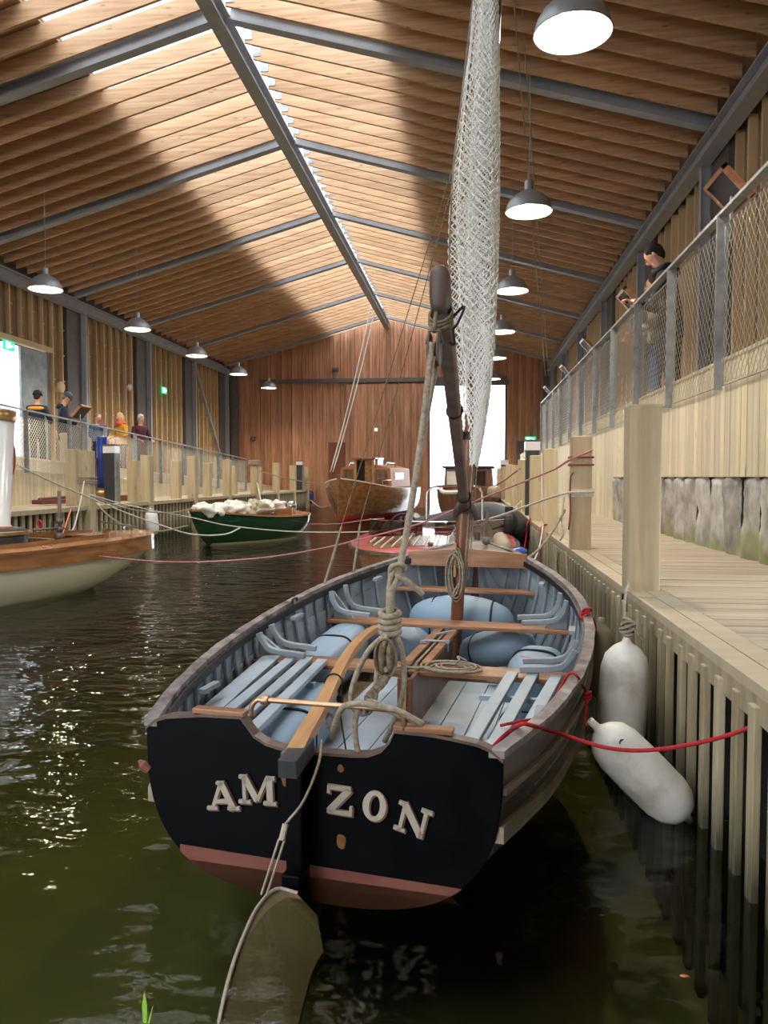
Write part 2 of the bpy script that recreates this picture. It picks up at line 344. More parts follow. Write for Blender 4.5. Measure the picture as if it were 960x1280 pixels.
# ceiling: board deck with a glazed ridge strip, every rafter a part
ceil = struct('ceiling')
for sgn in (-1, 1):
    m = MB()
    xa = XC+sgn*2.2; xb = XC+sgn*6.9; t = .26
    m.prism([(xa, rz(xa)+t), (xb, rz(xb)+t), (xb, rz(xb)+t+.08), (xa, rz(xa)+t+.08)], (0, Y0, 0), (1, 0, 0), (0, 0, 1), (0, 1, 0), Y1-Y0)
    m.build('roof_deck', 'deckroof', ceil)
    y = Y0
    while y < Y1-.1:
        x0 = XC+sgn*.03; MB().prism([(x0, rz(x0)+t+.03), (xa, rz(xa)+t+.03), (xa, rz(xa)+t+.045), (x0, rz(x0)+t+.045)], (0, y+.02, 0), (1, 0, 0), (0, 0, 1), (0, 1, 0), 1.9).build('rooflight_pane', 'pane', ceil)
        y += 1.95
rm = {}
for sgn in (-1, 1):
    xs = XC+sgn*.12; xe = XC+sgn*6.35
    poly = [(xs, rz(xs)), (xe, rz(xe)), (xe, rz(xe)+.245), (xs, rz(xs)+.245)]
    rm[sgn] = MB().prism([(p[0]-XC, p[1]-ZR) for p in poly], (0, -.0225, 0), (1, 0, 0), (0, 0, 1), (0, 1, 0), .045)
y = 1.0; first = {}
hang0 = None
while y < Y1-.3:
    if min(abs(y-f) for f in YF) > .14:
        for sgn in (-1, 1):
            if sgn not in first:
                o = rm[sgn].build('rafter', 'rafter', ceil); o.location = (XC, y, ZR); first[sgn] = o
            else: o = dup(first[sgn], ceil, (XC, y, ZR))
            if sgn == 1 and y > 5:
                if hang0 is None:
                    hang0 = MB().box((.18, -.028, .1), (.12, .006, .2)).box((.13, 0, .1), (.006, .07, .2)).build('joist_hanger', 'galv', o)
                else: dup(hang0, o)
    y += .433
# steel frames
for i, fy in enumerate(YF):
    for sgn in (-1, 1):
        xe = XC+sgn*6.4
        MB().ibeam((XC+sgn*.08, fy, rz(XC)+.05), (xe, fy, rz(xe)+.05), .16, .2).build('steel_rafter', 'steel', ceil)
MB().ibeam((XC, Y0, 7.29), (XC, Y1, 7.29), .2, .26).build('ridge_beam', 'steel', ceil)
for sgn in (-1, 1):
    xe = XC+sgn*6.4
    MB().ibeam((xe, Y0, 5.47), (xe, Y1, 5.47), .2, .24).build('eave_beam', 'steel', ceil)
    MB().box((xe+sgn*.16, (Y0+Y1)/2, 5.82), (.03, Y1-Y0, .44)).build('eave_blocking', 'steeld', ceil)
# side walls
def side_wall(name, X, sgn, ya, yb, zb, opening=None):
    w = struct(name)
    m = MB()
    y = ya
    while y < yb:
        z0 = zb
        if opening and opening[0] < y+.11 < opening[1]: z0 = opening[2]
        m.box((X+sgn*.1, y+.108, (z0+5.9)/2), (.04, .212, 5.9-z0)); y += .22
    m.build('sheathing', 'wallboard', w, kind='stuff')
    MB().box((X+sgn*.2, (Y0+Y1)/2, (zb+6)/2), (.02, Y1-Y0, 6-zb)).build('outer_skin', 'dark', w) if not opening else None
    if opening:
        a, b, zt = opening
        mm = MB(); mm.box((X+sgn*.2, (Y0+a)/2, 3.2), (.02, a-Y0, 6)); mm.box((X+sgn*.2, (b+Y1)/2, 3.2), (.02, Y1-b, 6)); mm.box((X+sgn*.2, (a+b)/2, (zt+6)/2), (.02, b-a, 6-zt)); mm.build('outer_skin', 'dark', w)
    y = ya; b0 = {}
    while y < yb:
        if min(abs(y-f-.05) for f in COLS) > .42:
            z0 = zb
            if opening and opening[0]-.05 < y < opening[1]+.05: z0 = opening[2]+.1
            k = z0
            if k not in b0: b0[k] = MB().box((0, 0, (z0+5.4)/2), (.1, .045, 5.4-z0)).build('wall_batten', 'batten', w); o = b0[k]
            else: o = dup(b0[k], w)
            o.location = (X+sgn*.03, y, 0)
            n0 = MB() if False else None
        y += .43
    mm = MB(); y = ya
    while y < yb:
        for q in range(5):
            z = 2.4+q*.62+(.1 if int(y*10) % 2 else -.08)
            if z > zb+.4 and not (opening and opening[0]-.3 < y < opening[1]+.1 and z < opening[2]+.1): mm.box((X+sgn*.05, y+.1, z), (.05, .14, .03))
        y += .43
    mm.build('batten_clips', 'batten', w, kind='stuff')
    for c in COLS:
        if ya-1 < c < yb+1:
            MB().box((X+sgn*.02, c-.05, (zb+5.4)/2), (.1, .75, 5.4-zb)).build('column_casing', 'steeld', w)
            MB().ibeam((X-sgn*.09, c+.3, zb-.2), (X-sgn*.09, c+.3, 5.4), .1, .14, .012, up=Vector((1, 0, 0))).build('steel_column', 'steel', w)
    return w
COLS = [2.6, 6.6, 10.6, 14.5, 18.5, 22.5, 26.4, 30.1]
wl = side_wall('wall_left', XL, -1, 8, 31, .6, (13.2, 17.3, 4.15))
wr = side_wall('wall_right', XR, 1, 2.2, 31, 1.8)
# boarding of the openings: blank wall before the visible part
MB().box((XL-.1, 1.5, 2.7), (.05, 13, 6.5)).build('plain_boarding', 'wallboard', wl)
MB().box((XR+.1, -1.4, 3.2), (.05, 7.2, 5.6)).build('plain_boarding', 'wallboard', wr)
MB().beam((XL+.1, 26.6, 5.3), (XL+.1, 30.0, 1.4), .1, .1).build('diagonal_brace', 'steel', wl)
# left wall window with its dark door leaf
wn = struct('window_1')
MB().box((XL, 15.2, 4.2), (.16, 4.3, .12)).build('window_head', 'batten', wn)
MB().box((XL-.06, 17.25, 2.9), (.12, .12, 2.7)).build('window_jamb', 'steeld', wn)
MB().box((XL-.02, 16.65, 2.85), (.06, 1.05, 2.5)).build('door_leaf', 'greypaint', wn)
MB().box((XL-.08, 14.6, 2.9), (.01, 2.9, 2.6)).build('window_pane', 'pane', wn)
# back wall of cedar boards with the big boat door
wb = struct('wall_back')
m = MB(); x = XL; W = .145; k = 0
def topz(x): return rz(x)+.34
while x < XR:
    x1 = min(x+W, XR); z0 = -.4; z1 = topz((x+x1)/2)
    if -1.72 < (x+x1)/2 < 1.35: z0 = 4.92
    d = .012*((k*7) % 3)
    m.box(((x+x1)/2, Y1+.04-d, (z0+z1)/2), (x1-x-.008, .04, z1-z0)); x = x1; k += 1
m.build('cedar_board', 'cedar', wb, kind='stuff')
mm = MB()
for xa, xb, za, zb in ((XL-.3, -1.7, -.6, 8), (1.35, XR+.3, -.6, 8), (-1.7, 1.35, 4.95, 8)): mm.box(((xa+xb)/2, Y1+.09, (za+zb)/2), (xb-xa, .05, zb-za))
mm.build('backing', 'dark', wb)
MB().box(((-8.6+1.4)/2, Y1-.06, 5.12), (10, .12, .16)).build('door_rail', 'steeld', wb)
MB().box((-.15, Y1-.02, 4.97), (3.3, .2, .22)).build('door_header', 'steeld', wb)
MB().box((-1.66, Y1-.05, 2.3), (.1, .12, 5.1)).build('door_jamb', 'maroon', wb)
m = MB(); x = -5.0; k = 0      # the sliding leaf, standing proud of the wall
while x < -1.75: m.box((x+.0725, Y1-.12-.01*((k*5) % 3), 2.3), (.138, .04, 5.3)); x += .145; k += 1
m.build('sliding_door_board', 'cedar', wb, kind='stuff')
d1 = struct('door_1'); MB().box((-5.4, Y1-.05, 1.66), (.72, .04, 1.95)).build('door_panel', 'cedard', d1)
for a, b, c, e in ((-5.78, 1.66, .05, 2.0), (-5.02, 1.66, .05, 2.0), (-5.4, 2.66, .81, .05)): MB().box((a, Y1-.06, b), (c, .06, e)).build('door_frame', 'cedar', d1)
d2 = struct('door_2'); MB().box((2.2, Y1-.05, 1.6), (.8, .04, 2.1)).build('door_panel', 'steeld', d2); MB().box((1.83, Y1-.08, 1.5), (.03, .05, .1)).build('door_handle', 'chrome', d2)
for sgn in (-1, 1): MB().box((XC+sgn*6.3, Y1-.15, 2.8), (.3, .2, 5.6)).build('corner_column', 'steeld', wb)
# unseen end wall behind the camera, left opening added to let daylight in
wf = struct('wall_front')
m = MB(); x = XL; k = 0
while x < XR:
    x1 = min(x+.3, XR); zz = 4.9 if -9.3 < x < -3.6 else -.5; m.box(((x+x1)/2, Y0-.05, (zz+topz((x+x1)/2))/2), (x1-x-.001, .06, topz((x+x1)/2)-zz)); x = x1
m.build('gable_board', 'cedar', wf, kind='stuff')
# ------------------------------------------------------------ right quay
q = struct('floor_right')
pl = MB().box((0, 0, 0), (1.0, .132, .03)).build('deck_plank', 'deck', q); pl.location = (1.49, 1.4, .605)
y = 1.4+.138
while y < 12: dup(pl, q, (1.49, y, .605+random.uniform(-.0015, .0015))); y += .138
m = MB()
while y < Y1: m.box((1.49, y, .605), (1.0, .132, .03)); y += .138
m.build('far_deck_plank', 'deckj', q, kind='stuff')
b0 = MB().box((0, 0, 0), (.088, 3.78, .034)).build('edge_board', 'deckl', q); b0.location = (.848, 1.9, .605)
for i in range(8):
    for xx in (.848, .941):
        if i or xx > .9: dup(b0, q, (xx, 1.9+3.8*i+(0 if xx < .9 else .9), .605))
MB().box((.83, 16.2, .55), (.05, 29.6, .08)).build('fascia_rail', 'slat', q)
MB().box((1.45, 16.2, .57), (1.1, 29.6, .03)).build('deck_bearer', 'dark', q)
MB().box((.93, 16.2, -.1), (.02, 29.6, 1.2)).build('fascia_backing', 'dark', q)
s0 = MB().box((0, 0, -.02), (.024, .05, 1.16)).build('fascia_slat', 'slat', q, bevel=.004); s0.location = (.805, 1.16, 0)
y = 1.16+.155
while y < 11.4: dup(s0, q, (.805+random.uniform(-.004, .004), y, 0)); y += .155
m = MB()
while y < Y1: m.box((.805, y, -.02), (.024, .05, 1.16)); y += .155
m.build('far_fascia_slat', 'slat', q, kind='stuff')
# retaining wall: ribbed concrete below vertical pine boards, upper walkway
rw = struct('floor_upper_right')
m = MB(); rings = []
ny, nzz = 190, 14
for i in range(ny+1):
    y = 4.6+(10.85-4.6)*i/ny; r = []
    for j in range(nzz+1):
        z = .6+.62*j/nzz; ph = (y/.37) % 1
        rib = .055*(abs(math.sin(PI*ph))**.6)
        bx = 2.0-rib-.03*noise.noise(V(y*3, z*4, 0))-.015*noise.noise(V(y*14, z*14, 5))
        if j == nzz: bx += .05
        r.append(V(bx, y, z+.015*noise.noise(V(y*5, 9, 3))*(j > 0)))
    rings.append(r)
m.loft(rings, False, False); m.box((2.06, (4.6+10.85)/2, .9), (.1, 6.25, .6)); m.build('ribbed_concrete', 'conc', rw, sm=True)
p0 = MB().box((0, 0, 1.655), (.03, .111, .9)).build('wall_board', 'pine', rw, bevel=.002); p0.location = (1.965, 4.6, 0)
y = 4.72
while y < 10.9: dup(p0, rw, (1.965+random.uniform(-.002, .002), y, 0)); y += .12
p1_ = MB().box((0, 0, 1.36), (.03, .111, 1.49)).build('wall_board', 'pine', rw); p1_.location = (1.965, y, 0); y += .12
while y < 14: dup(p1_, rw, (1.965, y, 0)); y += .12
m = MB()
while y < Y1: m.box((1.965, y, 1.36), (.03, .115, 1.49)); y += .12
m.build('far_wall_board', 'pinej', rw, kind='stuff')
MB().box((1.99, 17.8, 2.11), (.1, 26.4, .025)).build('cap_board', 'pine', rw)
MB().box((2.62, 17.8, 1.88), (1.2, 26.4, .1)).build('walkway_slab', 'deckj', rw)
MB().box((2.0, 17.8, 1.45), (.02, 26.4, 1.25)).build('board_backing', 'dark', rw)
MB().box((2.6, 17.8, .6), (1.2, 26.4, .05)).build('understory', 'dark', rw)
# railing of the upper walkway
def mesh_panel(mb, p00, p10, p01, p11, su, sv, r=.0018, both=True):
    W_ = (p10-p00).length; H_ = (p01-p00).length; k = H_/W_*su/sv*1.0
    nu = max(1, int(W_/su)); ext = W_*su/su
    def P(u, v): return p00.lerp(p10, u).lerp(p01.lerp(p11, u), v)
    slope = (sv/su)*(W_/H_)                      # dv/du
    for sg in ((1, -1) if both else (-1,)):
        c = -abs(slope)
        stepv = sv/H_; n = int((1+abs(slope))/stepv)+2
        for i in range(n):
            c = -abs(slope)*(sg > 0)+i*stepv
            pts = []
            u0, u1 = 0., 1.; v0, v1 = c, c+sg*abs(slope)
            def clip(u0, v0, u1, v1):
                for lim, sgn_ in ((0, 1), (1, -1)):
                    a = (v0-lim)*sgn_; b = (v1-lim)*sgn_
                    if a < 0 and b < 0: return None
                    if a < 0: t = a/(a-b); u0, v0 = u0+(u1-u0)*t, lim
                    elif b < 0: t = a/(a-b); u1, v1 = u0+(u1-u0)*t, lim
                return u0, v0, u1, v1
            r_ = clip(u0, v0, u1, v1)
            if r_ and abs(r_[0]-r_[2]) > .01: mb.tube([P(r_[0], r_[1]), P(r_[2], r_[3])], r, 3, cap=False)
def railing(name, label, pts, ztop, zbot, cat='railing', su=.085, sv=.11, r=.0027, out=V(0, 0, 0)):
    """pts: list of (x,y,zt,zb) posts"""
    t = thing(name, label, cat, (pts[0][0], pts[0][1], pts[0][3]))
    for i, (x, y, zt, zb) in enumerate(pts):
        MB().box((x, y, (zt+zb)/2), (.09, .012, zt-zb)).box((x+.035*(1 if x > 0 else -1), y+.02, (zt+zb)/2), (.012, .04, zt-zb)).build('rail_post', 'galv', t, True)
        if i:
            a = pts[i-1]; e = .07
            d = V(x-a[0], y-a[1], 0).normalized()*e
            q00 = V(a[0], a[1], a[3])+d+V(0, 0, .03); q10 = V(x, y, zb)-d+V(0, 0, .03); q01 = V(a[0], a[1], a[2])+d-V(0, 0, .09); q11 = V(x, y, zt)-d-V(0, 0, .09)
            MB().tube([q00, q10, q11, q01, q00], .007, 6).build('panel_frame', 'galv', t, True)
            mb = MB(); mesh_panel(mb, q00, q10, q01, q11, su, sv, r); mb.build('cable_mesh', 'cable', t, True, kind='stuff')
    mb = MB()
    for i in range(1, len(pts)):
        a, b = pts[i-1], pts[i]; mb.beam((a[0], a[1], a[2]+.01), (b[0], b[1], b[2]+.01), .07, .025)
    mb.build('top_rail', 'galv', t, True)
    return t
RP = [(1.93, 4.78+1.515*i, 3.22, 1.88) for i in range(12)]
railing('walkway_railing', 'long galvanised railing with diagonal cable mesh above the right hand pine wall', RP, 0, 0)
# ------------------------------------------------------------ left quay and its ramp
ql = struct('floor_left'); XE = -6.5
m = MB(); y = 5
while y < Y1: m.box((XE-.8, y, .68), (1.5, .19, .035)); y += .195
m.build('left_deck_plank', 'deckl', ql, kind='stuff')
b0 = MB().box((0, 0, 0), (.2, 3.78, .07)).build('edge_board', 'deckl', ql); b0.location = (XE-.02, 7, .685)
for i in range(1, 7): dup(b0, ql, (XE-.02, 7+3.8*i, .685))
m = MB(); y = 5
while y < Y1: m.box((XE, y, .05), (.035, .085, 1.2)); y += .185
m.build('left_fascia_slat', 'slat', ql, kind='stuff')
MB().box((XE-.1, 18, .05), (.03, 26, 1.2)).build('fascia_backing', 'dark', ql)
XF = -8.0
def rail_z(y): return 2.42-(y-12.9)*.04
def toe(y): return rail_z(y)-.86
m = MB(); y = 6
while y < Y1: h = toe(y)-.6; m.box((XF-.06, y+.06, .6+h/2), (.03, .112, h)); y += .12
m.build('ramp_wall_board', 'pinej', ql, kind='stuff')
m = MB().prism([(6, .5), (Y1, .5), (Y1, toe(Y1)-.15), (6, toe(6)-.15)], (XF-1.9, 0, 0), (0, 1, 0), (0, 0, 1), (1, 0, 0), 1.8).build('ramp_slab', 'deckj', ql)
MB().beam((XF-.06, 6, toe(6)+.01), (XF-.06, Y1, toe(Y1)+.01), .07, .025).build('ramp_cap_board', 'pine', ql)
ys = [8.6+1.52*i for i in range(13)]
railing('ramp_railing', 'galvanised mesh railing sloping down along the left hand ramp', [(XF, y, rail_z(y), rail_z(y)-1.12) for y in ys], 0, 0, su=.075, sv=.085, r=.0028)
# ------------------------------------------------------------ mooring posts
def mpost(x, y, ztop, w, label, group, zb=.62, lean=(0, 0)):
    o = MB().box((0, 0, (ztop+.6)/2-0), (w, w, ztop+.6), taper=1)
    for v in o.v:
        if v.z > 0: v.x += lean[0]; v.y += lean[1]
        v.z -= .6-.0 if False else 0
    o = MB(); b = -.5
    o.box((0, 0, (ztop+b)/2), (w, w, ztop-b))
    for v in o.v:
        if v.z > .5: v.x += lean[0]; v.y += lean[1]; v.z += random.uniform(-.006, .006)
    ob = o.build('mooring_post', 'post', bevel=.008, label=label, cat='post', group=group); ob.location = (x, y, 0)
    return ob
PR = [(.885, 4.12, 1.57, .16, 0), (.885, 6.36, 1.53, .155, 0), (.87, 8.35, 1.5, .15, -.03), (.87, 10.55, 1.5, .15, 0), (.88, 13.3, 1.5, .15, 0), (.88, 15.6, 1.45, .15, 0), (.88, 18.0, 1.5, .15, 0), (.88, 21, 1.5, .15, 0), (.88, 24, 1.5, .15, 0)]
RL = ['tall square timber mooring post nearest the camera on the right quay', 'second timber post on the right quay, wrapped with white and maroon ropes', 'slightly leaning third timber post on the right quay, draped with thin lines', 'plain timber post just in front of the black service pillar on the right quay', 'timber post just behind the black service pillar on the right quay', 'sixth timber post from the camera along the right quay', 'seventh timber post from the camera along the right quay', 'eighth timber post along the right quay near the far door', 'last timber post of the right quay beside the far bright door']
for (x, y, z, w, l), lb in zip(PR, RL): mpost(x, y, z, w, lb, 'mooring posts on the right quay', lean=(l, 0))
LE = [(109, .95), (184, .95), (241, 1), (284, .98), (318, 1.0), (345, 1.0), (366, .95), (383, .95), (397, .95), (413, .9), (424, .9)]
for i, (px, h) in enumerate(LE):
    p = at(px, 600, X=XE+.02); 
    mpost(p.x, p.y, .7+h, .2, '%s timber post from the near end along the water edge of the left quay' % ordw(i), 'mooring posts on the left quay edge')
LI = [(98, 1.0), (174, .85), (227, .9), (266, .9), (298, .85), (330, .85)]
for i, (px, h) in enumerate(LI):
    p = at(px, 600, X=XE-.2); 
    mpost(p.x-.25, p.y+.3, .7+h, .2, '%s inner timber post from the near end on the left quay, behind the edge posts' % ordw(i), 'inner posts on the left quay')
# service pillars
def pillar(x, y, zb, zt, w, label, rzz=0):
    t = thing('service_pillar', label, 'pillar', (x, y, zb), rzz, 'service pillars')
    h = zt-zb
    MB().box((0, 0, (h-.16)/2), (w, w, h-.16)).build('body', 'charcoal', t, bevel=.006)
    MB().box((w/2+.012, 0, (h-.16)/2), (.025, w*.9, h-.16)).build('side_channel', 'galv', t)
    MB().box((0, 0, h-.09), (w*1.12, w*1.1, .14)).build('lamp_head', 'whitep', t, bevel=.01)
    MB().box((0, 0, h), (w*1.2, w*1.2, .02)).build('cap', 'steeld', t)
p = at(140, 628, Z=.72)
pillar(p.x, p.y, .7, .7+1.13, .21, 'tall dark service pillar with white head beside the blue column on the left quay')
pillar(.94, 12.0, .62, 1.77, .2, 'black service pillar with white head among the posts of the right quay')
p = at(375, 611, X=-6.6); pillar(p.x, p.y, .7, 1.85, .22, 'distant dark service pillar on the far left quay')
p = at(630, 627, X=.95); pillar(p.x, p.y, .62, 1.72, .2, 'small distant service pillar near the bright door on the right quay')
# blue column with brass foot and red side unit
p = at(128, 612, X=-7.55); pt = at(128, 546, X=-7.55)
t = thing('painted_column', 'upright blue painted column on a brass foot behind the dark pillar', 'column', (p.x, p.y, .7))
BZ = p.z-.7; HZ = pt.z-.7
MB().lathe([(.0, BZ), (.11, BZ), (.11, HZ-.02), (.1, HZ), (0, HZ)], 20).build('column', 'blue', t, sm=True)
MB().lathe([(0, 0), (.2, 0), (.2, BZ-.1), (.24, BZ-.09), (.24, BZ-.04), (.16, BZ), (.13, BZ+.04), (.0, BZ+.04)], 24).build('foot', 'brass', t, sm=True)
MB().box((-.13, -.06, (HZ+BZ)/2-.05), (.04, .04, HZ-BZ-.1)).build('side_pipe', 'strap', t)
MB().box((-.1, -.11, HZ*.62), (.08, .04, .12)).build('plate', 'copper', t)
# ------------------------------------------------------------ pendant lamps
def lamp_build(label):
    t = thing('pendant_lamp', label, 'lamp', (0, 0, 0), group='dome pendant lamps')
    pr = [(.285, 0), (.28, .03), (.262, .09), (.225, .15), (.17, .2), (.11, .235), (.075, .25), (.06, .26)]
    MB().lathe(pr, 40).build('shade', 'lampgrey', t, sm=True)
    MB().lathe([(r-.006, z-.002) for r, z in pr], 40).build('reflector', 'lampwhite', t, sm=True, fix=False)
    MB().lathe([(.286, -.004), (.29, 0), (.286, .006), (.28, 0), (.286, -.004)], 40).build('rim', 'chrome', t, sm=True)
    MB().lathe([(.06, .255), (.055, .26), (.055, .36), (.045, .375), (0, .376)], 20).build('lamp_cap', 'lampgrey', t, sm=True)
    MB().lathe([(0, .05), (.04, .06), (.055, .1), (.045, .15), (.03, .19), (.03, .24)], 16).build('bulb', 'bulb', t, sm=True)
    return t
def lamp_place(t, p):
    t.location = p
    top = rz(p.x)+.27-p.z
    MB().tube([(0, 0, .37), (.008, 0, .37+(top-.37)*.3), (0, .004, top)], .006, 6).build('flex', 'lampgrey', t)
    ld = bpy.data.lights.new('lamp_light', 'SPOT'); ld.energy = LAMPW; ld.shadow_soft_size = .06; ld.color = (1, .88, .72); ld.spot_size = math.radians(150); ld.spot_blend = .6
    lo = bpy.data.objects.new('lamp_light', ld); C.objects.link(lo); lo.parent = t; lo.location = (0, 0, .03)
LAMPW = 130
RLp = [at(716, 42, Z=4.45), at(661, 265, Z=4.45), at(640, 364, Z=4.45), at(628, 415, Z=4.45), at(620, 448, Z=4.45), at(615, 474, Z=4.45)]
LLp = [at(57, 362, X=-7.4), at(172, 412, X=-7.4), at(246, 445, X=-7.4), at(298, 468, X=-7.4), at(336, 485, X=-7.4)]
def lab(i, side, n): return '%s grey dome pendant lamp in the %s row, counted from the camera' % (['nearest and largest', 'second', 'third', 'fourth', 'fifth', 'farthest'][i] if i < n-1 else 'farthest', side)
proto = lamp_build(lab(0, 'right hand', 6))
todo = [(p, lab(i, 'right hand', 6)) for i, p in enumerate(RLp)]+[(p, lab(i, 'left hand', 5)) for i, p in enumerate(LLp)]
trees = [proto]+[copy_tree(proto, (0, 0, 0), label=lb) for p, lb in todo[1:]]
for t, (p, lb) in zip(trees, todo): lamp_place(t, p)
# ------------------------------------------------------------ exit signs
def exit_sign(c, nrm, label, w=.36, h=.2):
    t = thing('exit_sign', label, 'sign', c, math.atan2(nrm[1], nrm[0])+PI/2)
    MB().box((0, 0, 0), (w, .04, h)).build('panel', 'exitg', t)
    MB().box((-.09*w/.36, -.024, 0), (.1*w/.36, .006, h*.7)).build('doorway', 'exitw', t)
    m = MB(); k = w/.36
    m.ell((.02*k, -.024, .055*k), (.014*k, .004, .014*k), nu=8, nv=6); m.tube([(.02*k, -.025, .04*k), (.005*k, -.025, 0), (.03*k, -.025, -.03*k), (.035*k, -.025, -.065*k)], .008*k, 6); m.tube([(.005*k, -.025, 0), (-.02*k, -.025, -.05*k)], .008*k, 6); m.tube([(.045*k, -.025, .0), (.015*k, -.025, .025*k), (-.02*k, -.025, .01*k)], .006*k, 6); m.build('running_figure', 'exitw', t)
    MB().prism([(.07*k, -.012*k), (.1*k, -.012*k), (.1*k, -.035*k), (.14*k, 0), (.1*k, .035*k), (.1*k, .012*k), (.07*k, .012*k)], (0, -.022, 0), (1, 0, 0), (0, 0, 1), (0, -1, 0), .006).build('arrow', 'exitw', t)
exit_sign(at(11, 432, X=XL+.12), (1, 0), 'green running figure exit sign above the bright opening on the left wall')
exit_sign(at(205, 488, X=XL+.12), (1, 0), 'green exit sign farther along the left timber wall')
exit_sign(at(663, 549, Y=Y1-.2), (0, -1), 'green exit sign above the door right of the bright boat door', .42, .2)
# small wall fittings
def wall_box(p, s, m_, label): o = MB().box((0, 0, 0), s).ell((0, -s[1]/2, 0), (s[0]*.35, .03, s[2]*.35), nu=10, nv=6).build('wall_fitting', m_, label=label, cat='fitting', bevel=.01); o.location = p
wall_box(at(419, 462, Y=Y1-.1), (.25, .12, .16), 'steeld', 'small dark floodlight high on the cedar back wall')
wall_box(at(316, 548, Y=Y1-.1), (.18, .12, .16), 'steeld', 'small dark fitting low on the left part of the back wall')
wall_box(at(470, 537, Y=Y1-.2), (.1, .08, .1), 'exitw', 'tiny white fitting on the sliding cedar door')
o = MB().ell((0, 0, 0), (.1, .1, .14), nu=12, nv=8).box((-.1, 0, -.05), (.1, .06, .1)).build('wall_lantern', 'batten', label='pale lantern on the left wall just right of the dark door leaf', cat='lantern'); o.location = at(76, 484, X=XL+.15)
o = MB().ell((0, 0, 0), (.07, .07, .1), nu=12, nv=8).box((-.07, 0, 0), (.08, .05, .08)).build('wall_lantern', 'whitep', label='small white sensor on the dark column casing of the left wall', cat='sensor'); o.location = at(162, 484, X=XL+.15)
# ------------------------------------------------------------ information lecterns hung on the railings
def lectern(p, rzz, label, w=.42, h=.32):
    t = thing('info_lectern', label, 'lectern', p, rzz, 'information lecterns on the railings')
    R = RX(math.radians(42))
    MB().box((0, 0, .17), (w, .03, h), R).build('board', 'charcoal', t)
    m = MB()
    for a, b, c, d in ((-w/2, 0, .03, h+.03), (w/2, 0, .03, h+.03)): m.box(R @ V(a, .0, b)+V(0, 0, .17), (c, .05, d), R)
    for b in (-h/2, h/2): m.box(R @ V(0, 0, b)+V(0, 0, .17), (w+.03, .05, .03), R)
    m.build('wooden_frame', 'teak', t)
    MB().beam((0, .02, -.2), (0, .02, .16), .03, .02).build('bracket', 'galv', t)
# ------------------------------------------------------------ lecterns
for (px, py, Y, lb) in ((926, 218, 6.35, 'nearest information lectern on the right railing, seen from behind at the top right'), (788, 368, 10.1, 'information lectern on the right railing in front of the brown haired visitor'), (735, 430, 13.5, 'third information lectern along the right railing'), (706, 460, 16.5, 'fourth information lectern along the right railing'), (686, 480, 20.2, 'farthest small information lectern at the end of the right railing')):
    p = at(px, py, Y=Y); lectern(V(1.99, Y, 3.25), -PI/2, lb)
lectern(V(XF+.02, at(100, 520, X=XF).y, rail_z(at(100, 520, X=XF).y)+.04), PI/2, 'information lectern on the left railing beside the man in the dark padded jacket')
# ------------------------------------------------------------ main sailing dinghy
def itp(tab, u):
    if u <= tab[0][0]: return tab[0][1]
    for i in range(len(tab)-1):
        if u <= tab[i+1][0]:
            x0, y0 = tab[i]; x1, y1 = tab[i+1]
            m0 = (tab[i+1][1]-tab[max(i-1, 0)][1])/(tab[i+1][0]-tab[max(i-1, 0)][0]); k = min(i+2, len(tab)-1); m1 = (tab[k][1]-tab[i][1])/(tab[k][0]-tab[i][0])
            t = (u-x0)/(x1-x0); h = x1-x0
            return (2*t**3-3*t**2+1)*y0+(t**3-2*t**2+t)*h*m0+(-2*t**3+3*t**2)*y1+(t**3-t**2)*h*m1
    return tab[-1][1]
BT = [(0, .545), (.3, .645), (.6, .715), (.9, .765), (1.3, .795), (1.7, .79), (2.1, .74), (2.4, .665), (2.75, .525), (3.05, .36), (3.3, .17), (3.45, .02)]
KT = [(0, -.055), (.6, -.11), (1.5, -.15), (2.4, -.15), (2.9, -.12), (3.2, -.02), (3.35, .2), (3.45, .73)]
def bS(u): return .42+.02*u+.27*(max(u, 0)/3.6)**2.2
def bP(u, s, inset=0):
    """hull surface: s 0 keel .. 1 sheer; returns starboard point"""
    B = max(itp(BT, u)-inset, .004); S = bS(u); K = itp(KT, u)+inset; n = 3-.7*min(u/1.5, 1)
    if u > 2.4: n = max(1.35, 2.3-(u-2.4)*.9)
    a = s*PI/2; x = math.sin(a)**(2/n); q = math.cos(a)**(2/n)
    return V(B*x, u, S-(S-K)*q)
boat = thing('sailing_dinghy', 'large foreground sailing dinghy with black lettered transom and open grey interior', 'boat', (-.462, 2.225, 0), -math.radians(8.5))
BM = wmat(boat)
def bw(v, u, z): return BM @ V(v, u, z)
NS = 9
US = [.012]+[i*3.42/46 for i in range(1, 47)]
for side in (-1, 1):
    for k in range(NS):
        s0, s1 = .04+.96*k/NS, .04+.96*(k+1)/NS+.012
        rings = []
        for u in US:
            o0, o1 = bP(u, s0, -.011), bP(u, min(s1, 1), 0); i1, i0 = bP(u, min(s1, 1), .010), bP(u, s0, .001); mi, mo = bP(u, (s0+s1)/2, .006), bP(u, (s0+s1)/2, -.0055)
            r = [o0, mo, o1, i1, mi, i0]; rings.append([V(p.x*side, p.y, p.z) for p in r])
        MB().loft(rings, True, True).build('strake', 'redlead' if k < 2 else ('hullout' if False else 'greypaint'), boat)
# outside weathering: the outer skin is a thin sheathing of its own paint over the same strakes
for side in (-1, 1):
    for k in range(2, NS):
        s0, s1 = .04+.96*k/NS, .04+.96*(k+1)/NS
        rings = []
        for u in US:
            o0, o1 = bP(u, s0, -.0125), bP(u, min(s1, 1), -.003); i0, i1 = bP(u, s0, -.0105), bP(u, min(s1, 1), .001)
            rings.append([V(p.x*side, p.y, p.z) for p in (o0, o1, i1, i0)])
        MB().loft(rings, True, True).build('outer_paint', 'hullout', boat)
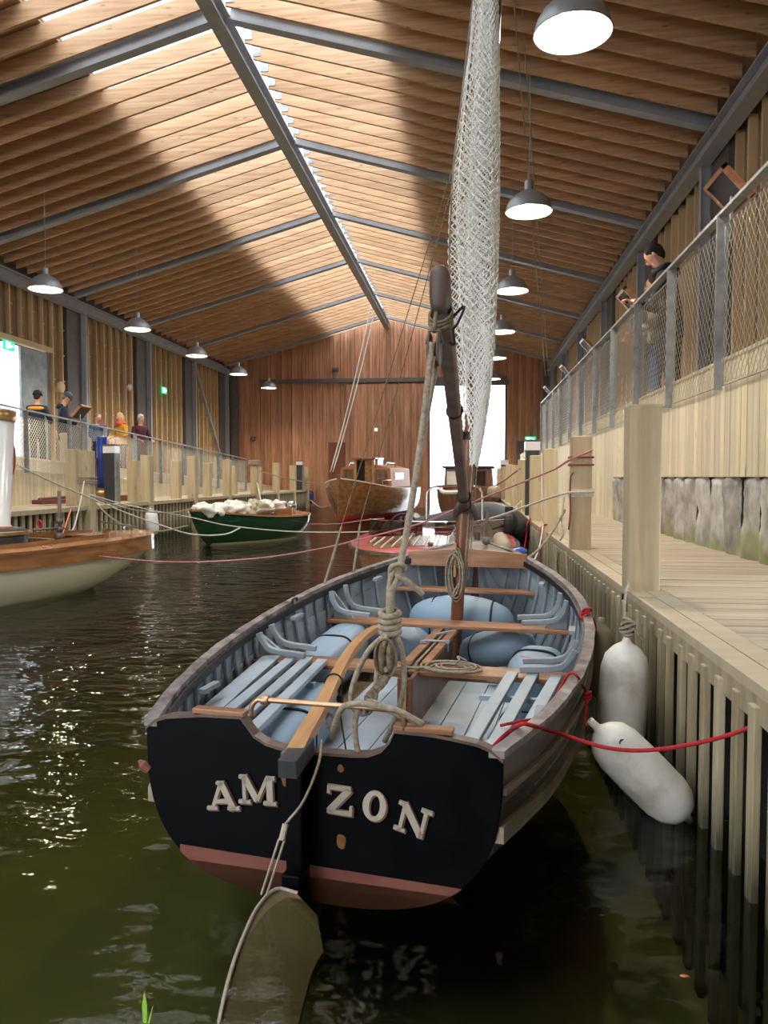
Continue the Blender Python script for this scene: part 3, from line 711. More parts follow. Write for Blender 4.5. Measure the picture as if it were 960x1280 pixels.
# keel
MB().loft([[V(-.02, u, itp(KT, u)-.06), V(.02, u, itp(KT, u)-.06), V(.02, u, itp(KT, u)+.03), V(-.02, u, itp(KT, u)+.03)] for u in US if u < 3.3]).build('keel', 'redlead', boat)
MB().tube([(0, 3.3, .02), (0, 3.38, .25), (0, 3.43, .5), (0, 3.46, .8)], .022, 6).build('stem', 'hullout', boat)
# ribs
for side in (-1, 1):
    u = .16
    while u < 3.2:
        pts = [bP(u, s, .019) for s in [.3+.7*i/10 for i in range(11)]]
        if itp(BT, u) > .2: MB().tube([V(p.x*side, p.y, p.z) for p in pts], .0095, 6).build('rib', 'greypaint', boat)
        u += .125
# gunwales: capping, dark inwale, stringer, rubbing strake
for side in (-1, 1):
    def sweep(nm, m_, s, dx, w, h, dz=0, u1=3.42, u0=-.005, amp=0, n=60, bev=.003):
        rings = []
        for i in range(n+1):
            u = u0+(u1-u0)*i/n; p = bP(max(u, 0), s); x = max(p.x+dx, .012); j = amp*noise.noise(V(u*7, side*3, 1))
            rings.append([V(side*(x-w/2), u, p.z+dz-h/2), V(side*(x+w/2+j), u, p.z+dz-h/2), V(side*(x+w/2+j), u, p.z+dz+h/2), V(side*(x-w/2), u, p.z+dz+h/2)])
        return MB().loft(rings, True, True).build(nm, m_, boat)
    sweep('gunwale', 'gunwale', 1, .0, .044, .022, .006, amp=.006)
    sweep('inwale', 'black', 1, -.03, .014, .035, -.02, u0=.035, n=40)
    sweep('upper_strake_edge', 'strakew', .93, .012, .02, .02, 0, u0=.02, n=40)
    sweep('rubbing_strake', 'strakew', .78, .022, .034, .048, 0, 3.38, .01, .005)
    sweep('riser', 'palepaint', .52, -.035, .02, .035, 0, 2.9, .1)
# transom
def tpoly():
    top = [(-.563, .405), (-.53, .432), (-.49, .446), (-.42, .455), (-.36, .462), (-.235, .466), (-.215, .44), (-.19, .41), (-.15, .39), (-.1, .38), (0, .377), (.12, .38), (.17, .385), (.21, .402), (.235, .43), (.25, .464), (.36, .462), (.42, .456), (.49, .446), (.53, .432), (.563, .405)]
    bot = []
    for i in range(1, 40):
        a = PI*i/40; x = math.cos(a); S = .41; K = -.078; n = 3
        bot.append((.563*math.copysign(abs(math.cos(a))**(2/n), math.cos(a)), S-(S-K)*abs(math.sin(a))**(2/n)))
    return top, bot
top, bot = tpoly()
MB().prism(top+bot, (0, .0, 0), (1, 0, 0), (0, 0, 1), (0, 1, 0), .03).build('transom', 'navyblack', boat, bevel=.004)
tr = kids(boat)[-1]
botr = [p for p in bot if p[1] < .035]
xl = max(p[0] for p in botr)
MB().prism([(-xl*1.0, .045), (xl*1.0, .025)]+[p for p in bot if p[1] < .03], (0, -.002, 0), (1, 0, 0), (0, 0, 1), (0, 1, 0), .002).build('boot_top', 'redlead', tr)
# capping along the top of the transom
m = MB(); rings = []
for i, (x, z) in enumerate(top): rings.append([V(x, -.006, z-.003), V(x, .036, z-.003), V(x, .036, z+.006), V(x, -.006, z+.006)])
m.loft(rings).build('transom_capping', 'boom', tr)
for a in (-1, 1):
    xa, xb = (-.40, -.225) if a < 0 else (.245, .42)
    MB().box(((xa+xb)/2, .016, .475), (xb-xa, .042, .016), RY(0)).build('horse_block', 'teak', tr, bevel=.003)
# letters
def sw(m, pts, w): 
    for i in range(len(pts)-1):
        a = V(pts[i][0], 0, pts[i][1]); b = V(pts[i+1][0], 0, pts[i+1][1]); m.beam(a, b, w, .008, V(0, 1, 0)) if False else m.add([a+n for n in q4(a, b, w)]+[b+n for n in q4(a, b, w)]+[a+n+V(0, -.01, 0) for n in q4(a, b, w)]+[b+n+V(0, -.01, 0) for n in q4(a, b, w)], [(4, 5, 7, 6), (0, 4, 6, 2), (1, 3, 7, 5), (0, 1, 5, 4), (2, 6, 7, 3)])
def q4(a, b, w):
    d = (b-a).normalized(); n = V(-d.z, 0, d.x)*(w/2); return [n, -n]
H_ = .085; t1, t2 = .02, .011
LET = {'A': [((-.036, 0), (0, 1.0*H_), t2), ((0, H_), (.036, 0), t1), ((-.022, .3*H_), (.024, .3*H_), t2), ((-.054, .004), (-.018, .004), .01), ((.016, .004), (.056, .004), .01), ((-.016, H_-.003), (.008, H_-.003), .009)],
       'M': [((-.042, 0), (-.042, H_), t2), ((-.042, H_), (0, .12*H_), t1), ((0, .12*H_), (.036, H_), t2), ((.042, 0), (.042, H_), t1), ((-.062, .004), (-.022, .004), .01), ((.02, .004), (.062, .004), .01), ((-.058, H_-.004), (-.034, H_-.004), .01), ((.034, H_-.004), (.06, H_-.004), .01)],
       'Z': [((-.034, H_-.006), (.034, H_-.006), .013), ((.03, H_-.006), (-.03, .006), t1), ((-.036, .006), (.036, .006), .013), ((-.034, H_-.026), (-.034, H_), .009), ((.037, 0), (.037, .028), .009)],
       'N': [((-.032, 0), (-.032, H_), t2), ((-.034, H_-.002), (.032, .004), t1), ((.032, 0), (.032, H_), t2), ((-.05, .004), (-.016, .004), .01), ((-.052, H_-.004), (-.028, H_-.004), .01), ((.016, H_-.004), (.05, H_-.004), .01)]}
def letter(ch, x, z, rot):
    for mt, dx, dz, dy in (('letters2', .004, -.005, -.001), ('letter', 0, 0, -.004)):
        m = MB()
        if ch == 'O':
            rings = []
            for i in range(28):
                a = 2*PI*i/28; ro = V(.036*math.cos(a), 0, .045*math.sin(a)); ri = V(.0165*math.cos(a), 0, .033*math.sin(a)); c = V(0, 0, H_/2); rings.append([c+ro, c+ri, c+ri+V(0, -.008, 0), c+ro+V(0, -.008, 0)])
            m.loft(rings, True, False, loop=True)
        else:
            for a, b, w in LET[ch]: sw(m, [a, b], w)
        R = RY(rot); m.v = [R @ v+V(x+dx, dy, z+dz) for v in m.v]
        m.build('letter_'+ch.lower() if False else 'letter', mt, tr)
for ch, x, z, r in (('A', -.292, .178, -.09), ('M', -.177, .208, -.04), ('Z', .082, .206, .05), ('O', .187, .2, .12), ('N', .297, .172, .24)): letter(ch, x, z, r)
for x, z, r in ((-.085, .30, .03), (.085, .34, .012), (.085, .12, .022), (-.06, .33, .012)): MB().ell((x, -.0005, z), (r*.8, .0015, r), nu=14, nv=6, amp=r*.4, fq=50).build('worn_patch', 'stain', tr)
MB().tube([(-.553, 0, .27), (-.575, .0, .285), (-.59, .0, .3)], [.012, .018, .004], 8).build('strake_end_left', 'redlead', boat)
# horse (bronze bar across the stern)
MB().tube(smooth([(-.2, .005, .47), (-.2, 0, .5), (-.185, 0, .522), (-.16, 0, .527), (0, -.002, .528), (.2, -.001, .528), (.26, 0, .524), (.275, 0, .51), (.278, .003, .47)], 4), .0085, 10).lathe([(.014, -.012), (.016, 0), (.014, .012)], 12, Matrix.Translation((-.155, 0, .527)) @ Matrix.Rotation(PI/2, 4, 'Y')).build('sheet_horse', 'bronze', boat, sm=True)
def on_boat0(px, py, u):
    o = at(px, py, Y=1)-V(0, 0, CAMH); A = BM.inverted(); c = A @ V(0, 0, CAMH); d = A.to_3x3() @ o; t = (u-c.y)/d.y; return c+d*t
# rudder with tiller and lifting blade
rud = MB().box((-.035, -.045, .18), (.05, .06, .42)).box((-.035, -.06, -.1), (.055, .09, .3)).build('rudder', 'navyblack', boat, bevel=.004)
MB().box((-.035, -.047, .39), (.062, .1, .035)).build('rudder_head', 'steeld', rud, bevel=.003)
ti = [(-.01, -.12, .412), (-.025, -.02, .423), (-.05, .2, .447), (-.09, .5, .485), (-.125, .8, .512), (-.14, 1.1, .52), (-.125, 1.32, .505)]
tp = smooth(ti, 6); rings = []
for i, p in enumerate(tp):
    f = i/(len(tp)-1); w = .052*(1-f)+.03*f; h = .045*(1-f)+.028*f
    if i >= len(tp)-1: w *= .6; h *= .6
    d, s_, u_ = frame(tp[min(i+1, len(tp)-1)]-tp[max(i-1, 0)]); rings.append([p+s_*(a*w/2)+u_*(b*h/2) for a, b in ((-1, -1), (1, -1), (1, 1), (-1, 1))])
MB().loft(rings).build('tiller', 'tiller', rud, bevel=.004)
MB().box((-.006, -.12, .408), (.054, .17, .052), RX(.05) @ RZ(.06)).build('tiller_socket', 'charcoal', rud, bevel=.003)
BI = BM.inverted()
edge = [BI @ at(a, b, Z=z) for a, b, z in ((372, 1118, .012), (345, 1113, .02), (322, 1135, .015), (305, 1170, .006), (292, 1205, 0), (281, 1245, -.004), (272, 1290, -.01), (268, 1330, -.03))]
edge = smooth(edge, 4); low = [p+V(.17*(.35+.65*min(1, i/6)), .0, -.13*(.4+.6*min(1, i/6))) for i, p in enumerate(edge)]
MB().loft([[a, b, b+V(0, 0, -.014), a+V(-.008, 0, -.014)] for a, b in zip(edge, low)]).build('rudder_blade', 'blade', rud, bevel=.002)
MB().tube([p+V(0, 0, .004) for p in edge], .005, 6).build('blade_edge', 'letter', rud)
sh = [on_boat0(a, b, u) for a, b, u in ((402, 925, -.02), (398, 955, -.1), (380, 1000, -.16), (357, 1030, -.2), (352, 1050, -.215), (330, 1118, -.17))]
MB().tube(smooth(sh[:4], 5), .004, 6).build('uphaul_line', 'hemp', rud)
MB().tube([sh[3], sh[4]], .009, 8).tube([sh[4]+V(-.008, 0, 0), sh[5]+V(-.008, 0, 0)], .0035, 6).tube([sh[4]+V(.008, 0, 0), sh[5]+V(.008, 0, 0)], .0035, 6).build('shackle_strop', 'letter', rud)
# sole, floorboards
fb = []
x = -.5; k = 0
m = MB()
rings = []
for u in US[:-4]:
    r = [bP(u, s, .012) for s in (.55,)][0]; r.z = max(r.z, 0)
# solid sole closing the bilge
us = [0.03+i*.1 for i in range(32)]
def half_at(u, z, inset=.012):
    lo, hi = 0., 1.
    for _ in range(24):
        mid = (lo+hi)/2
        if bP(u, mid, inset).z < z: lo = mid
        else: hi = mid
    return bP(u, lo, inset).x
MB().loft([[V(-half_at(u, .045), u, .045), V(half_at(u, .045), u, .045), V(half_at(u, .02), u, .018), V(-half_at(u, .02), u, .018)] for u in us]).build('bilge_sole', 'hempd', boat)
for k, (xa, xb) in enumerate(((-.34, -.205), (-.20, -.075), (-.07, .03), (.035, .15), (.155, .275), (.28, .39), (.395, .48))):
    u0, u1 = .05, 2.0
    rings = []
    for i in range(12):
        u = u0+(u1-u0)*i/11; hb = half_at(u, .085)-.005; a = max(xa, -hb); b = min(xb, hb)
        rings.append([V(a, u, .07), V(b, u, .07), V(b, u, .085), V(a, u, .085)])
    MB().loft(rings).build('floorboard', 'palepaint', boat)
for k, (xa, xb) in enumerate(((-.42, -.32), (-.31, -.21), (.21, .31), (-.1, 0), (.02, .12))):
    MB().box(((xa+xb)/2, 2.6, .068), (xb-xa, .8, .014)).build('forward_floorboard', 'palepaint', boat)
# thwarts
def thwart(nm, u, z, w, t=.022, m_='teak'):
    hb = half_at(u, z, .015); hb2 = half_at(u+w/2, z, .015); hb1 = half_at(u-w/2, z, .015)
    return MB().add([V(-hb1, u-w/2, z-t), V(hb1, u-w/2, z-t), V(hb2, u+w/2, z-t), V(-hb2, u+w/2, z-t), V(-hb1, u-w/2, z), V(hb1, u-w/2, z), V(hb2, u+w/2, z), V(-hb2, u+w/2, z)], [(0, 3, 2, 1), (4, 5, 6, 7), (0, 1, 5, 4), (1, 2, 6, 5), (2, 3, 7, 6), (3, 0, 4, 7)]).build('thwart', m_, boat, bevel=.004)
thwart('aft', 1.32, .325, .17); thwart('mast', 2.22, .365, .17); thwart('fwd', 2.88, .47, .13)
# knees
for side in (-1, 1):
    for u, z in ((1.25, .33), (1.41, .33), (2.14, .37), (2.3, .37)):
        hb = half_at(u, z, .02); ht = bP(u, 1).x-.045; S = bS(u)-.02
        pts = smooth([(side*ht, u, S), (side*(hb-.03), u, z+.09), (side*(hb-.09), u, z+.035), (side*(hb-.26), u, z+.016)], 7)
        rg = []
        for i, p in enumerate(pts):
            d = (pts[min(i+1, len(pts)-1)]-pts[max(i-1, 0)]).normalized(); nn = V(-d.z*side, 0, abs(d.x)).normalized() if abs(d.x) > 1e-4 else V(-side, 0, 0)
            if nn.x*side > 0: nn = -nn
            if nn.z < 0: nn.z = -nn.z
            rg.append([p+V(0, -.015, 0), p+V(0, .015, 0), p+nn*.026+V(0, .015, 0), p+nn*.026+V(0, -.015, 0)])
        MB().loft(rg).build('knee', 'greypaint', boat, bevel=.004)
    for u in (1.33, 2.22):
        hb = half_at(u, .37, .02); S = bS(u)
        MB().add([V(side*(hb-.005), u-.02, .34), V(side*(hb-.14), u-.02, .345), V(side*(itp(BT, u)-.03), u-.02, S-.03), V(side*(hb-.005), u+.0, .34), V(side*(hb-.14), u+.0, .345), V(side*(itp(BT, u)-.03), u+.0, S-.03)], [(0, 1, 2), (5, 4, 3), (0, 3, 4, 1), (1, 4, 5, 2), (2, 5, 3, 0)]).build('knee_web', 'greypaint', boat)
# centreboard case
case = MB().box((.045, 1.62, .2), (.018, 1.04, .25)).box((-.005, 1.62, .2), (.018, 1.04, .25)).box((.02, 1.105, .2), (.066, .03, .25)).build('centreboard_case', 'spar', boat, bevel=.003)
MB().box((.02, 1.086, .2), (.02, .012, .25)).build('case_post', 'varnishl', case)
MB().box((-.025, 1.77, .335), (.045, .86, .02)).box((.062, 1.77, .335), (.04, .86, .02)).build('case_cap', 'teak', case, bevel=.003)
MB().tube([(-.03, 1.72, .362), (.1, 1.72, .362)], .006, 8).tube([(.1, 1.7, .362), (.1, 1.74, .362)], .01, 6).tube([(.1, 1.72, .362), (.1, 1.72, .31)], .004, 6).box((-.03, 1.72, .355), (.03, .02, .012)).build('board_pin', 'galv', case)
MB().box((.02, 1.7, .325), (.012, .75, .03)).build('centreboard', 'tan', case)
MB().box((.03, 2.02, .345), (.012, .16, .012), RZ(-.6)).build('board_tackle', 'white', case)
# side benches of slats
def bench(side, rows):
    t = thing('side_bench', None, None); del_ = None
    t.parent = boat
    for (x0, x1, u0, u1, w, h) in rows:
        MB().beam((side*x0, u0, .318), (side*x1, u1, .335), w, .022).build('slat', 'palepaint', t, bevel=.003)
    for u in (.45, 1.0): MB().beam((side*.36, u, .296), (side*.66, u, .296), .03, .02).build('bearer', 'palepaint', t)
bench(-1, [(.315, .42, .06, 1.27, .048, .02), (.395, .50, .06, 1.29, .048, .02), (.475, .58, .06, 1.3, .048, .02)])
bench(1, [(.40, .47, .06, 1.26, .05, .02), (.475, .56, .06, 1.27, .05, .02), (.55, .66, .16, 1.25, .05, .02)])
MB().beam((-.55, .08, .30), (-.69, 1.3, .33), .085, .02).build('outer_bench_board', 'palepaint', boat, bevel=.003)
for side in (-1, 1):
    for u in (.55, 1.7, 2.6):
        hb = bP(u, 1).x-.07; MB().box((side*(hb-.005), u, bS(u)-.05), (.03, .13, .018)).build('rowlock_block', 'greypaint', boat)
MB().tube(smooth([(-.75, 1.72, bS(1.72)+.012), (-.75, 1.72, bS(1.72)+.035), (-.75, 1.78, bS(1.72)+.035), (-.75, 1.78, bS(1.78)+.012)], 4), .007, 8).build('gunwale_handle', 'black', boat)
# foredeck
m = MB(); rings = []
for i in range(10):
    u = 2.98+.45*i/9; hb = max(itp(BT, u)-.01, .01); z = bS(u)+.008; rings.append([V(-hb, u, z), V(0, u, z+.055*hb/.36+.006), V(hb, u, z), V(hb, u, z-.02), V(-hb, u, z-.02)])
m.loft(rings).build('foredeck', 'boom', boat)
MB().loft([[V(x, 2.96, bS(2.98)-.055), V(x, 2.985, bS(2.98)-.055), V(x, 2.985, bS(2.98)+.04+.03*(1-abs(x)/.4)), V(x, 2.96, bS(2.98)+.04+.03*(1-abs(x)/.4))] for x in [-.40+.8*i/12 for i in range(13)]]).build('deck_beam', 'teak', boat, bevel=.004)
MB().tube(smooth([(.1, 3.2, .74), (.1, 3.22, .8), (.1, 3.2, .86), (.11, 3.2, .95), (.1, 3.2, 1.0)], 4), .012, 6).ell((.1, 3.2, .76), (.03, .03, .03), nu=10, nv=6).build('bow_fitting', 'steeld', boat)
# mast
MB().tube([(.03, 2.34, .07), (.05, 2.345, .6), (.09, 2.364, 1.19), (.156, 2.4, 2.13), (.24, 2.45, 3.98), (.27, 2.47, 4.7)], [.036, .038, .039, .036, .03, .024], 16).build('mast', 'spar', boat, sm=True)
# cleat with coil on the mast
MB().box((.035, 2.295, .72), (.018, .02, .2)).build('cleat', 'tiller', boat, bevel=.004)
m = MB()
for k in range(7):
    c = V(.04+random.uniform(-.012, .012), 2.285-.004*k, .64+random.uniform(-.02, .02)); a, b = .03+random.random()*.02, .1+random.random()*.05
    m.tube([c+V(a*math.sin(t), 0, b*math.cos(t)) for t in [2*PI*i/20 for i in range(21)]], .0045, 6)
for k in range(3): m.tube([V(.04+.045*math.cos(t), 2.335+.048*math.sin(t), .66+.012*k+.004*t) for t in [2*PI*i/16 for i in range(17)]], .0045, 6)
m.tube(smooth([(.07, 2.27, .6), (.03, 2.27, .52), (.025, 2.27, .47)], 4), .005, 6)
m.build('halyard_coil', 'hemp', boat, sm=True)
m = MB()
for dx, dy in ((.055, .0), (.068, .015), (.045, -.03)): m.tube([(.04+dx, 2.34+dy, .6), (.16+dx*.6, 2.40+dy, 2.1), (.25, 2.43, 4.0)], .0035, 5)
m.build('halyard', 'hemp', boat)
# boom: jaws at the mast, other end hoisted up towards the stern
j0 = V(.095, 2.29, 1.02); j1 = V(.268, .60, 1.885)
d_ = (j1-j0)
rings = []
for i in range(13):
    f = i/12; p = j0+d_*f+V(0, 0, .0); w = .052+.012*f; h = .06+.012*math.sin(f*PI); _, s_, u_ = frame(d_)
    rings.append([p+s_*(a*w/2)+u_*(b*h/2) for a, b in ((-1, -.7), (-.7, -1), (.7, -1), (1, -.7), (1, .7), (.7, 1), (-.7, 1), (-1, .7))])
bo = MB().loft(rings).build('boom', 'boom', boat)
_, s_, u_ = frame(d_)
e = j1
MB().ell(e+V(0, -.01, -.02), (.036, .045, .085), nu=16, nv=10, pw=.6).build('boom_end', 'boom', bo, sm=True)
m = MB()
for a in (-1, 1): m.tube([j0+s_*(a*.02)+d_*.03, j0+s_*(a*.05)-d_.normalized()*.03, j0+s_*(a*.062)-d_.normalized()*.1, j0+s_*(a*.05)-d_.normalized()*.15], [.024, .022, .02, .014], 8)
m.build('boom_jaw', 'boom', bo, sm=True)
for f in (.03, .09, .56): 
    c = j0+d_*f; m = MB().tube([c+s_*(.035*math.cos(t))+u_*(.042*math.sin(t)) for t in [2*PI*i/14 for i in range(15)]], .006, 6).build('lashing', 'strap', bo)
MB().box(j0+d_*.44-s_*.035, (.05, .03, .04)).build('boom_cleat', 'boom', bo)
MB().tube(smooth([e+V(.03, .03, -.12), e+V(.05, .02, -.1), e+V(.085, 0, -.08), e+V(.06, 0, -.14), e+V(.045, 0, -.16), e+V(.05, 0, -.21), e+V(.03, .02, -.2)], 4), .005, 6).build('tie', 'strap', bo)
# upper block
bk = e+V(-.012, -.055, -.235)
m = MB()
for k in range(3): m.tube([e+V(0, .0, -.1-.012*k)+V(.04*math.cos(t), .045*math.sin(t), .04*math.sin(t*1)) for t in [2*PI*i/14 for i in range(15)]], .006, 6)
m.tube([e+V(-.01, -.03, -.1), bk+V(0, 0, .06)], .009, 6); m.tube([bk+V(-.028, 0, .02), bk+V(-.018, 0, .065), bk+V(.018, 0, .065), bk+V(.028, 0, .02)], .006, 6); m.build('block_lashing', 'hempd', bo, sm=True)
ub = MB().ell(bk+V(-.016, 0, 0), (.0095, .034, .06), nu=14, nv=10, pw=.8).ell(bk+V(.016, 0, 0), (.0095, .034, .06), nu=14, nv=10, pw=.8).build('upper_block', 'boom', boat, sm=True)
MB().lathe([(.008, -.008), (.028, -.007), (.022, 0), (.028, .007), (.008, .008)], 16, Matrix.Translation(bk) @ Matrix.Rotation(PI/2, 4, 'Y')).build('sheave', 'steeld', ub)
# mainsheet falls
KN = V(.175, .235, .735)      # knot above the lower block
lb = V(.172, .215, .63)
def rp(pts, r=.0105, k=7): return MB().tube(smooth(pts, k), r, 9)
rp([bk+V(-.001, -.03, .02), bk+V(-.008, -.034, -.05), V(.225, .42, 1.25), V(.195, .3, .92), KN+V(.006, -.01, .09), KN+V(.004, -.012, 0)], .0115).build('mainsheet', 'hemp', boat, sm=True)
ms = kids(boat)[-1]
rp([bk+V(.006, .03, -.03), V(.21, .46, 1.2), V(.19, .33, .93), KN+V(-.004, .012, .13), lb+V(0, .01, .05)], .0085).build('sheet_fall', 'hemp', ms, sm=True)
# stopper knot and tail at mid height
c = V(.186, .295, .89)
m = MB()
m.tube(smooth([c+V(-.02, -.01, -.12), c+V(-.022, -.012, -.02), c+V(-.016, -.02, .02), c+V(.016, -.025, .03), c+V(.022, .0, .015), c+V(0, .02, 0), c+V(-.02, .0, -.01), c+V(.0, -.024, -.006), c+V(.03, -.02, -.02), c+V(.06, -.01, -.045), c+V(.085, 0, -.07)], 6), .009, 8)
m.build('stopper_knot', 'hemp', ms, sm=True)
# turns of the big knot
m = MB()
for k in range(4):
    z = .028-.019*k; m.tube([KN+V(.029*math.cos(t), .027*math.sin(t), z+.008*math.sin(t)+.006*(t/6.28)) for t in [2*PI*i/18 for i in range(19)]], .0105, 8)
m.tube(smooth([KN+V(.0, -.028, -.03), KN+V(-.012, -.036, -.07), KN+V(-.016, -.036, -.12), KN+V(.0, -.034, -.15)], 6), .0095, 8)
m.build('knot_turns', 'hemp', ms, sm=True)
# long loops hanging
m = MB(); q0 = KN+V(-.01, -.02, -.035)
m.tube(smooth([q0, q0+V(-.05, -.02, -.05), q0+V(-.09, -.02, -.13), q0+V(-.11, -.015, -.2), q0+V(-.1, -.01, -.245), q0+V(-.065, -.01, -.255), q0+V(-.035, 0, -.21), q0+V(-.028, 0, -.13), q0+V(-.018, 0, -.05), q0+V(-.005, 0, 0)], 6), .0095, 8)
m.build('hanging_loop', 'hemp', ms, sm=True)
m = MB(); q0 = KN+V(.02, -.01, -.02)
m.tube(smooth([q0, q0+V(.022, 0, -.07), q0+V(.03, 0, -.15), q0+V(.022, 0, -.22), q0+V(-.005, .0, -.3), q0+V(-.04, .02, -.37)], 6), .0095, 8)
m.build('hanging_loop', 'hemp', ms, sm=True)
# lower block, its strop, bound tail and shackle on the horse
m = MB().ell(lb+V(-.012, 0, 0), (.017, .034, .062), nu=14, nv=10).ell(lb+V(.014, 0, 0), (.017, .034, .062), nu=14, nv=10).build('lower_block', 'hempd', ms, sm=True)
m = MB()
for k in range(5): m.tube([lb+V((.012+.006*k)*math.cos(t)*1.0, -.012*(k-2)+0, .062*math.sin(t)) for t in [2*PI*i/18 for i in range(19)]], .004, 5)
m.build('block_strop', 'hempd', ms)
m = MB(); a = lb+V(0, 0, -.06); b = V(.16, .03, .545)
m.tube(smooth([a, a.lerp(b, .3)+V(.004, 0, 0), a.lerp(b, .7), b], 5), [.011, .013, .012, .013, .014, .013, .014, .014, .013, .013, .014, .013, .014, .015, .014, .012][:16], 8)
for k in range(9):
    p = a.lerp(b, .1+.1*k); m.tube([p+V(.014*math.cos(t), .014*math.sin(t), .003*math.sin(t)) for t in [2*PI*i/10 for i in range(11)]], .0035, 5)
m.build('bound_strop', 'hempd', ms)
MB().tube([b, V(.16, 0, .54), V(.162, -.003, .51)], .009, 8).tube([V(.162+.018*math.cos(t), .0, .527+.018*math.sin(t)) for t in [2*PI*i/12 for i in range(13)]], .006, 6).build('horse_shackle', 'steeld', ms)
# sheet turns around the horse
m = MB().tube(smooth([(.03, .08, .4), (.06, .03, .47), (.1, -.015, .53), (.15, -.02, .545), (.2, -.018, .54), (.26, -.01, .53), (.31, .01, .5), (.33, .02, .487)], 7), .0095, 8)
m.tube(smooth([(.33, .02, .487), (.26, .01, .51), (.2, .015, .535), (.16, .012, .54), (.13, .015, .5), (.125, .02, .43), (.14, .03, .36), (.17, .05, .33)], 7), .0095, 8)
m.build('sheet_turns', 'hemp', ms, sm=True)
# black lashing line on the tiller
m = MB()
c = V(-.078, .42, .476)
m.tube([c+V(.034*math.cos(t), .006*math.sin(t), .03*math.sin(t)) for t in [2*PI*i/12 for i in range(13)]], .0035, 6)
m.tube(smooth([c+V(.03, -.01, -.02), c+V(.035, -.04, -.06), c+V(.06, -.09, -.12), c+V(.1, -.15, -.22)], 5), .0028, 6); m.ell(c+V(.034, -.035, -.05), (.012, .01, .018), nu=10, nv=8, amp=.006, fq=80)
m.build('tiller_lashing', 'strap', boat)
m = MB()
for k in range(3): m.tube([V(-.045+.012*math.cos(t)+.02, .22, .41+.022*math.sin(t)-.004*k) for t in [2*PI*i/12 for i in range(13)]], .0035, 5)
m.build('small_twine_coil', 'hemp', boat)
# shrouds with lanyards, port side
def on_boat(px, py, u): 
    o = at(px, py, Y=1)-V(0, 0, CAMH); A = BM.inverted(); c = A @ V(0, 0, CAMH); d = A.to_3x3() @ o; t = (u-c.y)/d.y; return c+d*t
for i, (a, b) in enumerate((((407, 733), (427, 657)), ((437, 720), (450, 655)))):
    uu = 2.18+.30*i; base = V(-bP(uu, 1).x-.004, uu, bS(uu)+.0); up = on_boat(b[0], b[1], uu+.01); topp = V(.22, 2.44, 3.75)
    MB().tube([base, base+V(0, 0, .02)], .008, 6).tube([base+V(0, 0, .02), base.lerp(up, .5), up], [.007, .009, .006], 6).build('shroud_lanyard', 'hemp', boat)
    MB().tube([up, up.lerp(topp, .35)+V(.0, 0, -.01), topp], .003, 5).build('shroud', 'hempd', boat)
# the gathered white net hung along the mast and up to the gaff
net = thing('gathered_net', 'tall bundle of white knotted netting hanging along the mast of the near dinghy', 'net', bw(.1, 2.3, 1.25))
def net_prof(z):
    # left edge, right edge (boat v at mast depth), measured on the photograph
    zz = [1.25, 1.4, 1.6, 1.8, 2.1, 2.4, 2.8, 3.2, 3.7, 4.1, 4.6]
    lft = [.08, .068, .05, .03, .0, -.015, -.01, .03, .09, .13, .17]
    rgt = [.15, .18, .212, .232, .252, .262, .265, .265, .258, .25, .24]
    return itp(list(zip(zz, lft)), z), itp(list(zip(zz, rgt)), z)
def net_layer(mb, nc, nr, depth, ph, fold, r, z0=1.27, z1=4.6, skew=0, rad=1, lo=0, hi=1):
    P = []
    for j in range(nr+1):
        z = z0+(z1-z0)*j/nr; a, b = net_prof(z); c0 = a+(b-a)*(lo+hi)/2; hw = (b-a)/2*(hi-lo)*rad; row = []
        for i in range(nc):
            t = 2*PI*i/nc+ph; f = 1+.16*math.sin(fold*t+z*2+ph)+.06*noise.noise(V(t*2, z*5, ph))
            row.append(BM @ V(c0+hw*math.cos(t)*f*.93, 2.38+max(depth*(b-a)/.27, .045)*math.sin(t)*f, z+.012*math.sin(t*3+z*9)+skew*(b-a)*math.cos(t)))
        P.append(row)
    for j in range(nr):
        for i in range(nc):
            if (i+j) % 2 == 0:
                for di in (1, -1):
                    q_ = P[j+1][(i+di) % nc]; p_ = P[j][i]
                    mb.tube([p_, q_], r, 3, cap=False)
for k, (nc, nr, dep, ph, fo, rr_, lo, hi) in enumerate(((30, 120, .07, 0, 5, .0034, 0, 1), (34, 150, .05, 1.3, 4, .003, .2, 1), (32, 170, .035, 2.1, 3, .003, .32, 1), (26, 170, .025, .7, 3, .003, .4, .98), (22, 150, .04, 3.7, 3, .003, .5, 1))):
    mb = MB(); net_layer(mb, nc, nr, dep, ph, fo, rr_, lo=lo, hi=hi); mb.build('net_fold', 'net', net, True, kind='stuff', fix=False)
mb = MB(); mb.tube(smooth([BM @ V(net_prof(z)[0]-.0, 2.36, z) for z in [2.1, 2.5, 3, 3.5, 4, 4.6]], 5), .005, 6); mb.build('head_rope', 'hemp', net, True)
mb = MB(); mb.tube(smooth([BM @ V(net_prof(z)[1]-.002, 2.38, z) for z in [1.3, 1.7, 2.1, 2.5, 3, 3.5, 4, 4.6]], 5), .0035, 5); mb.build('side_rope', 'net', net, True)
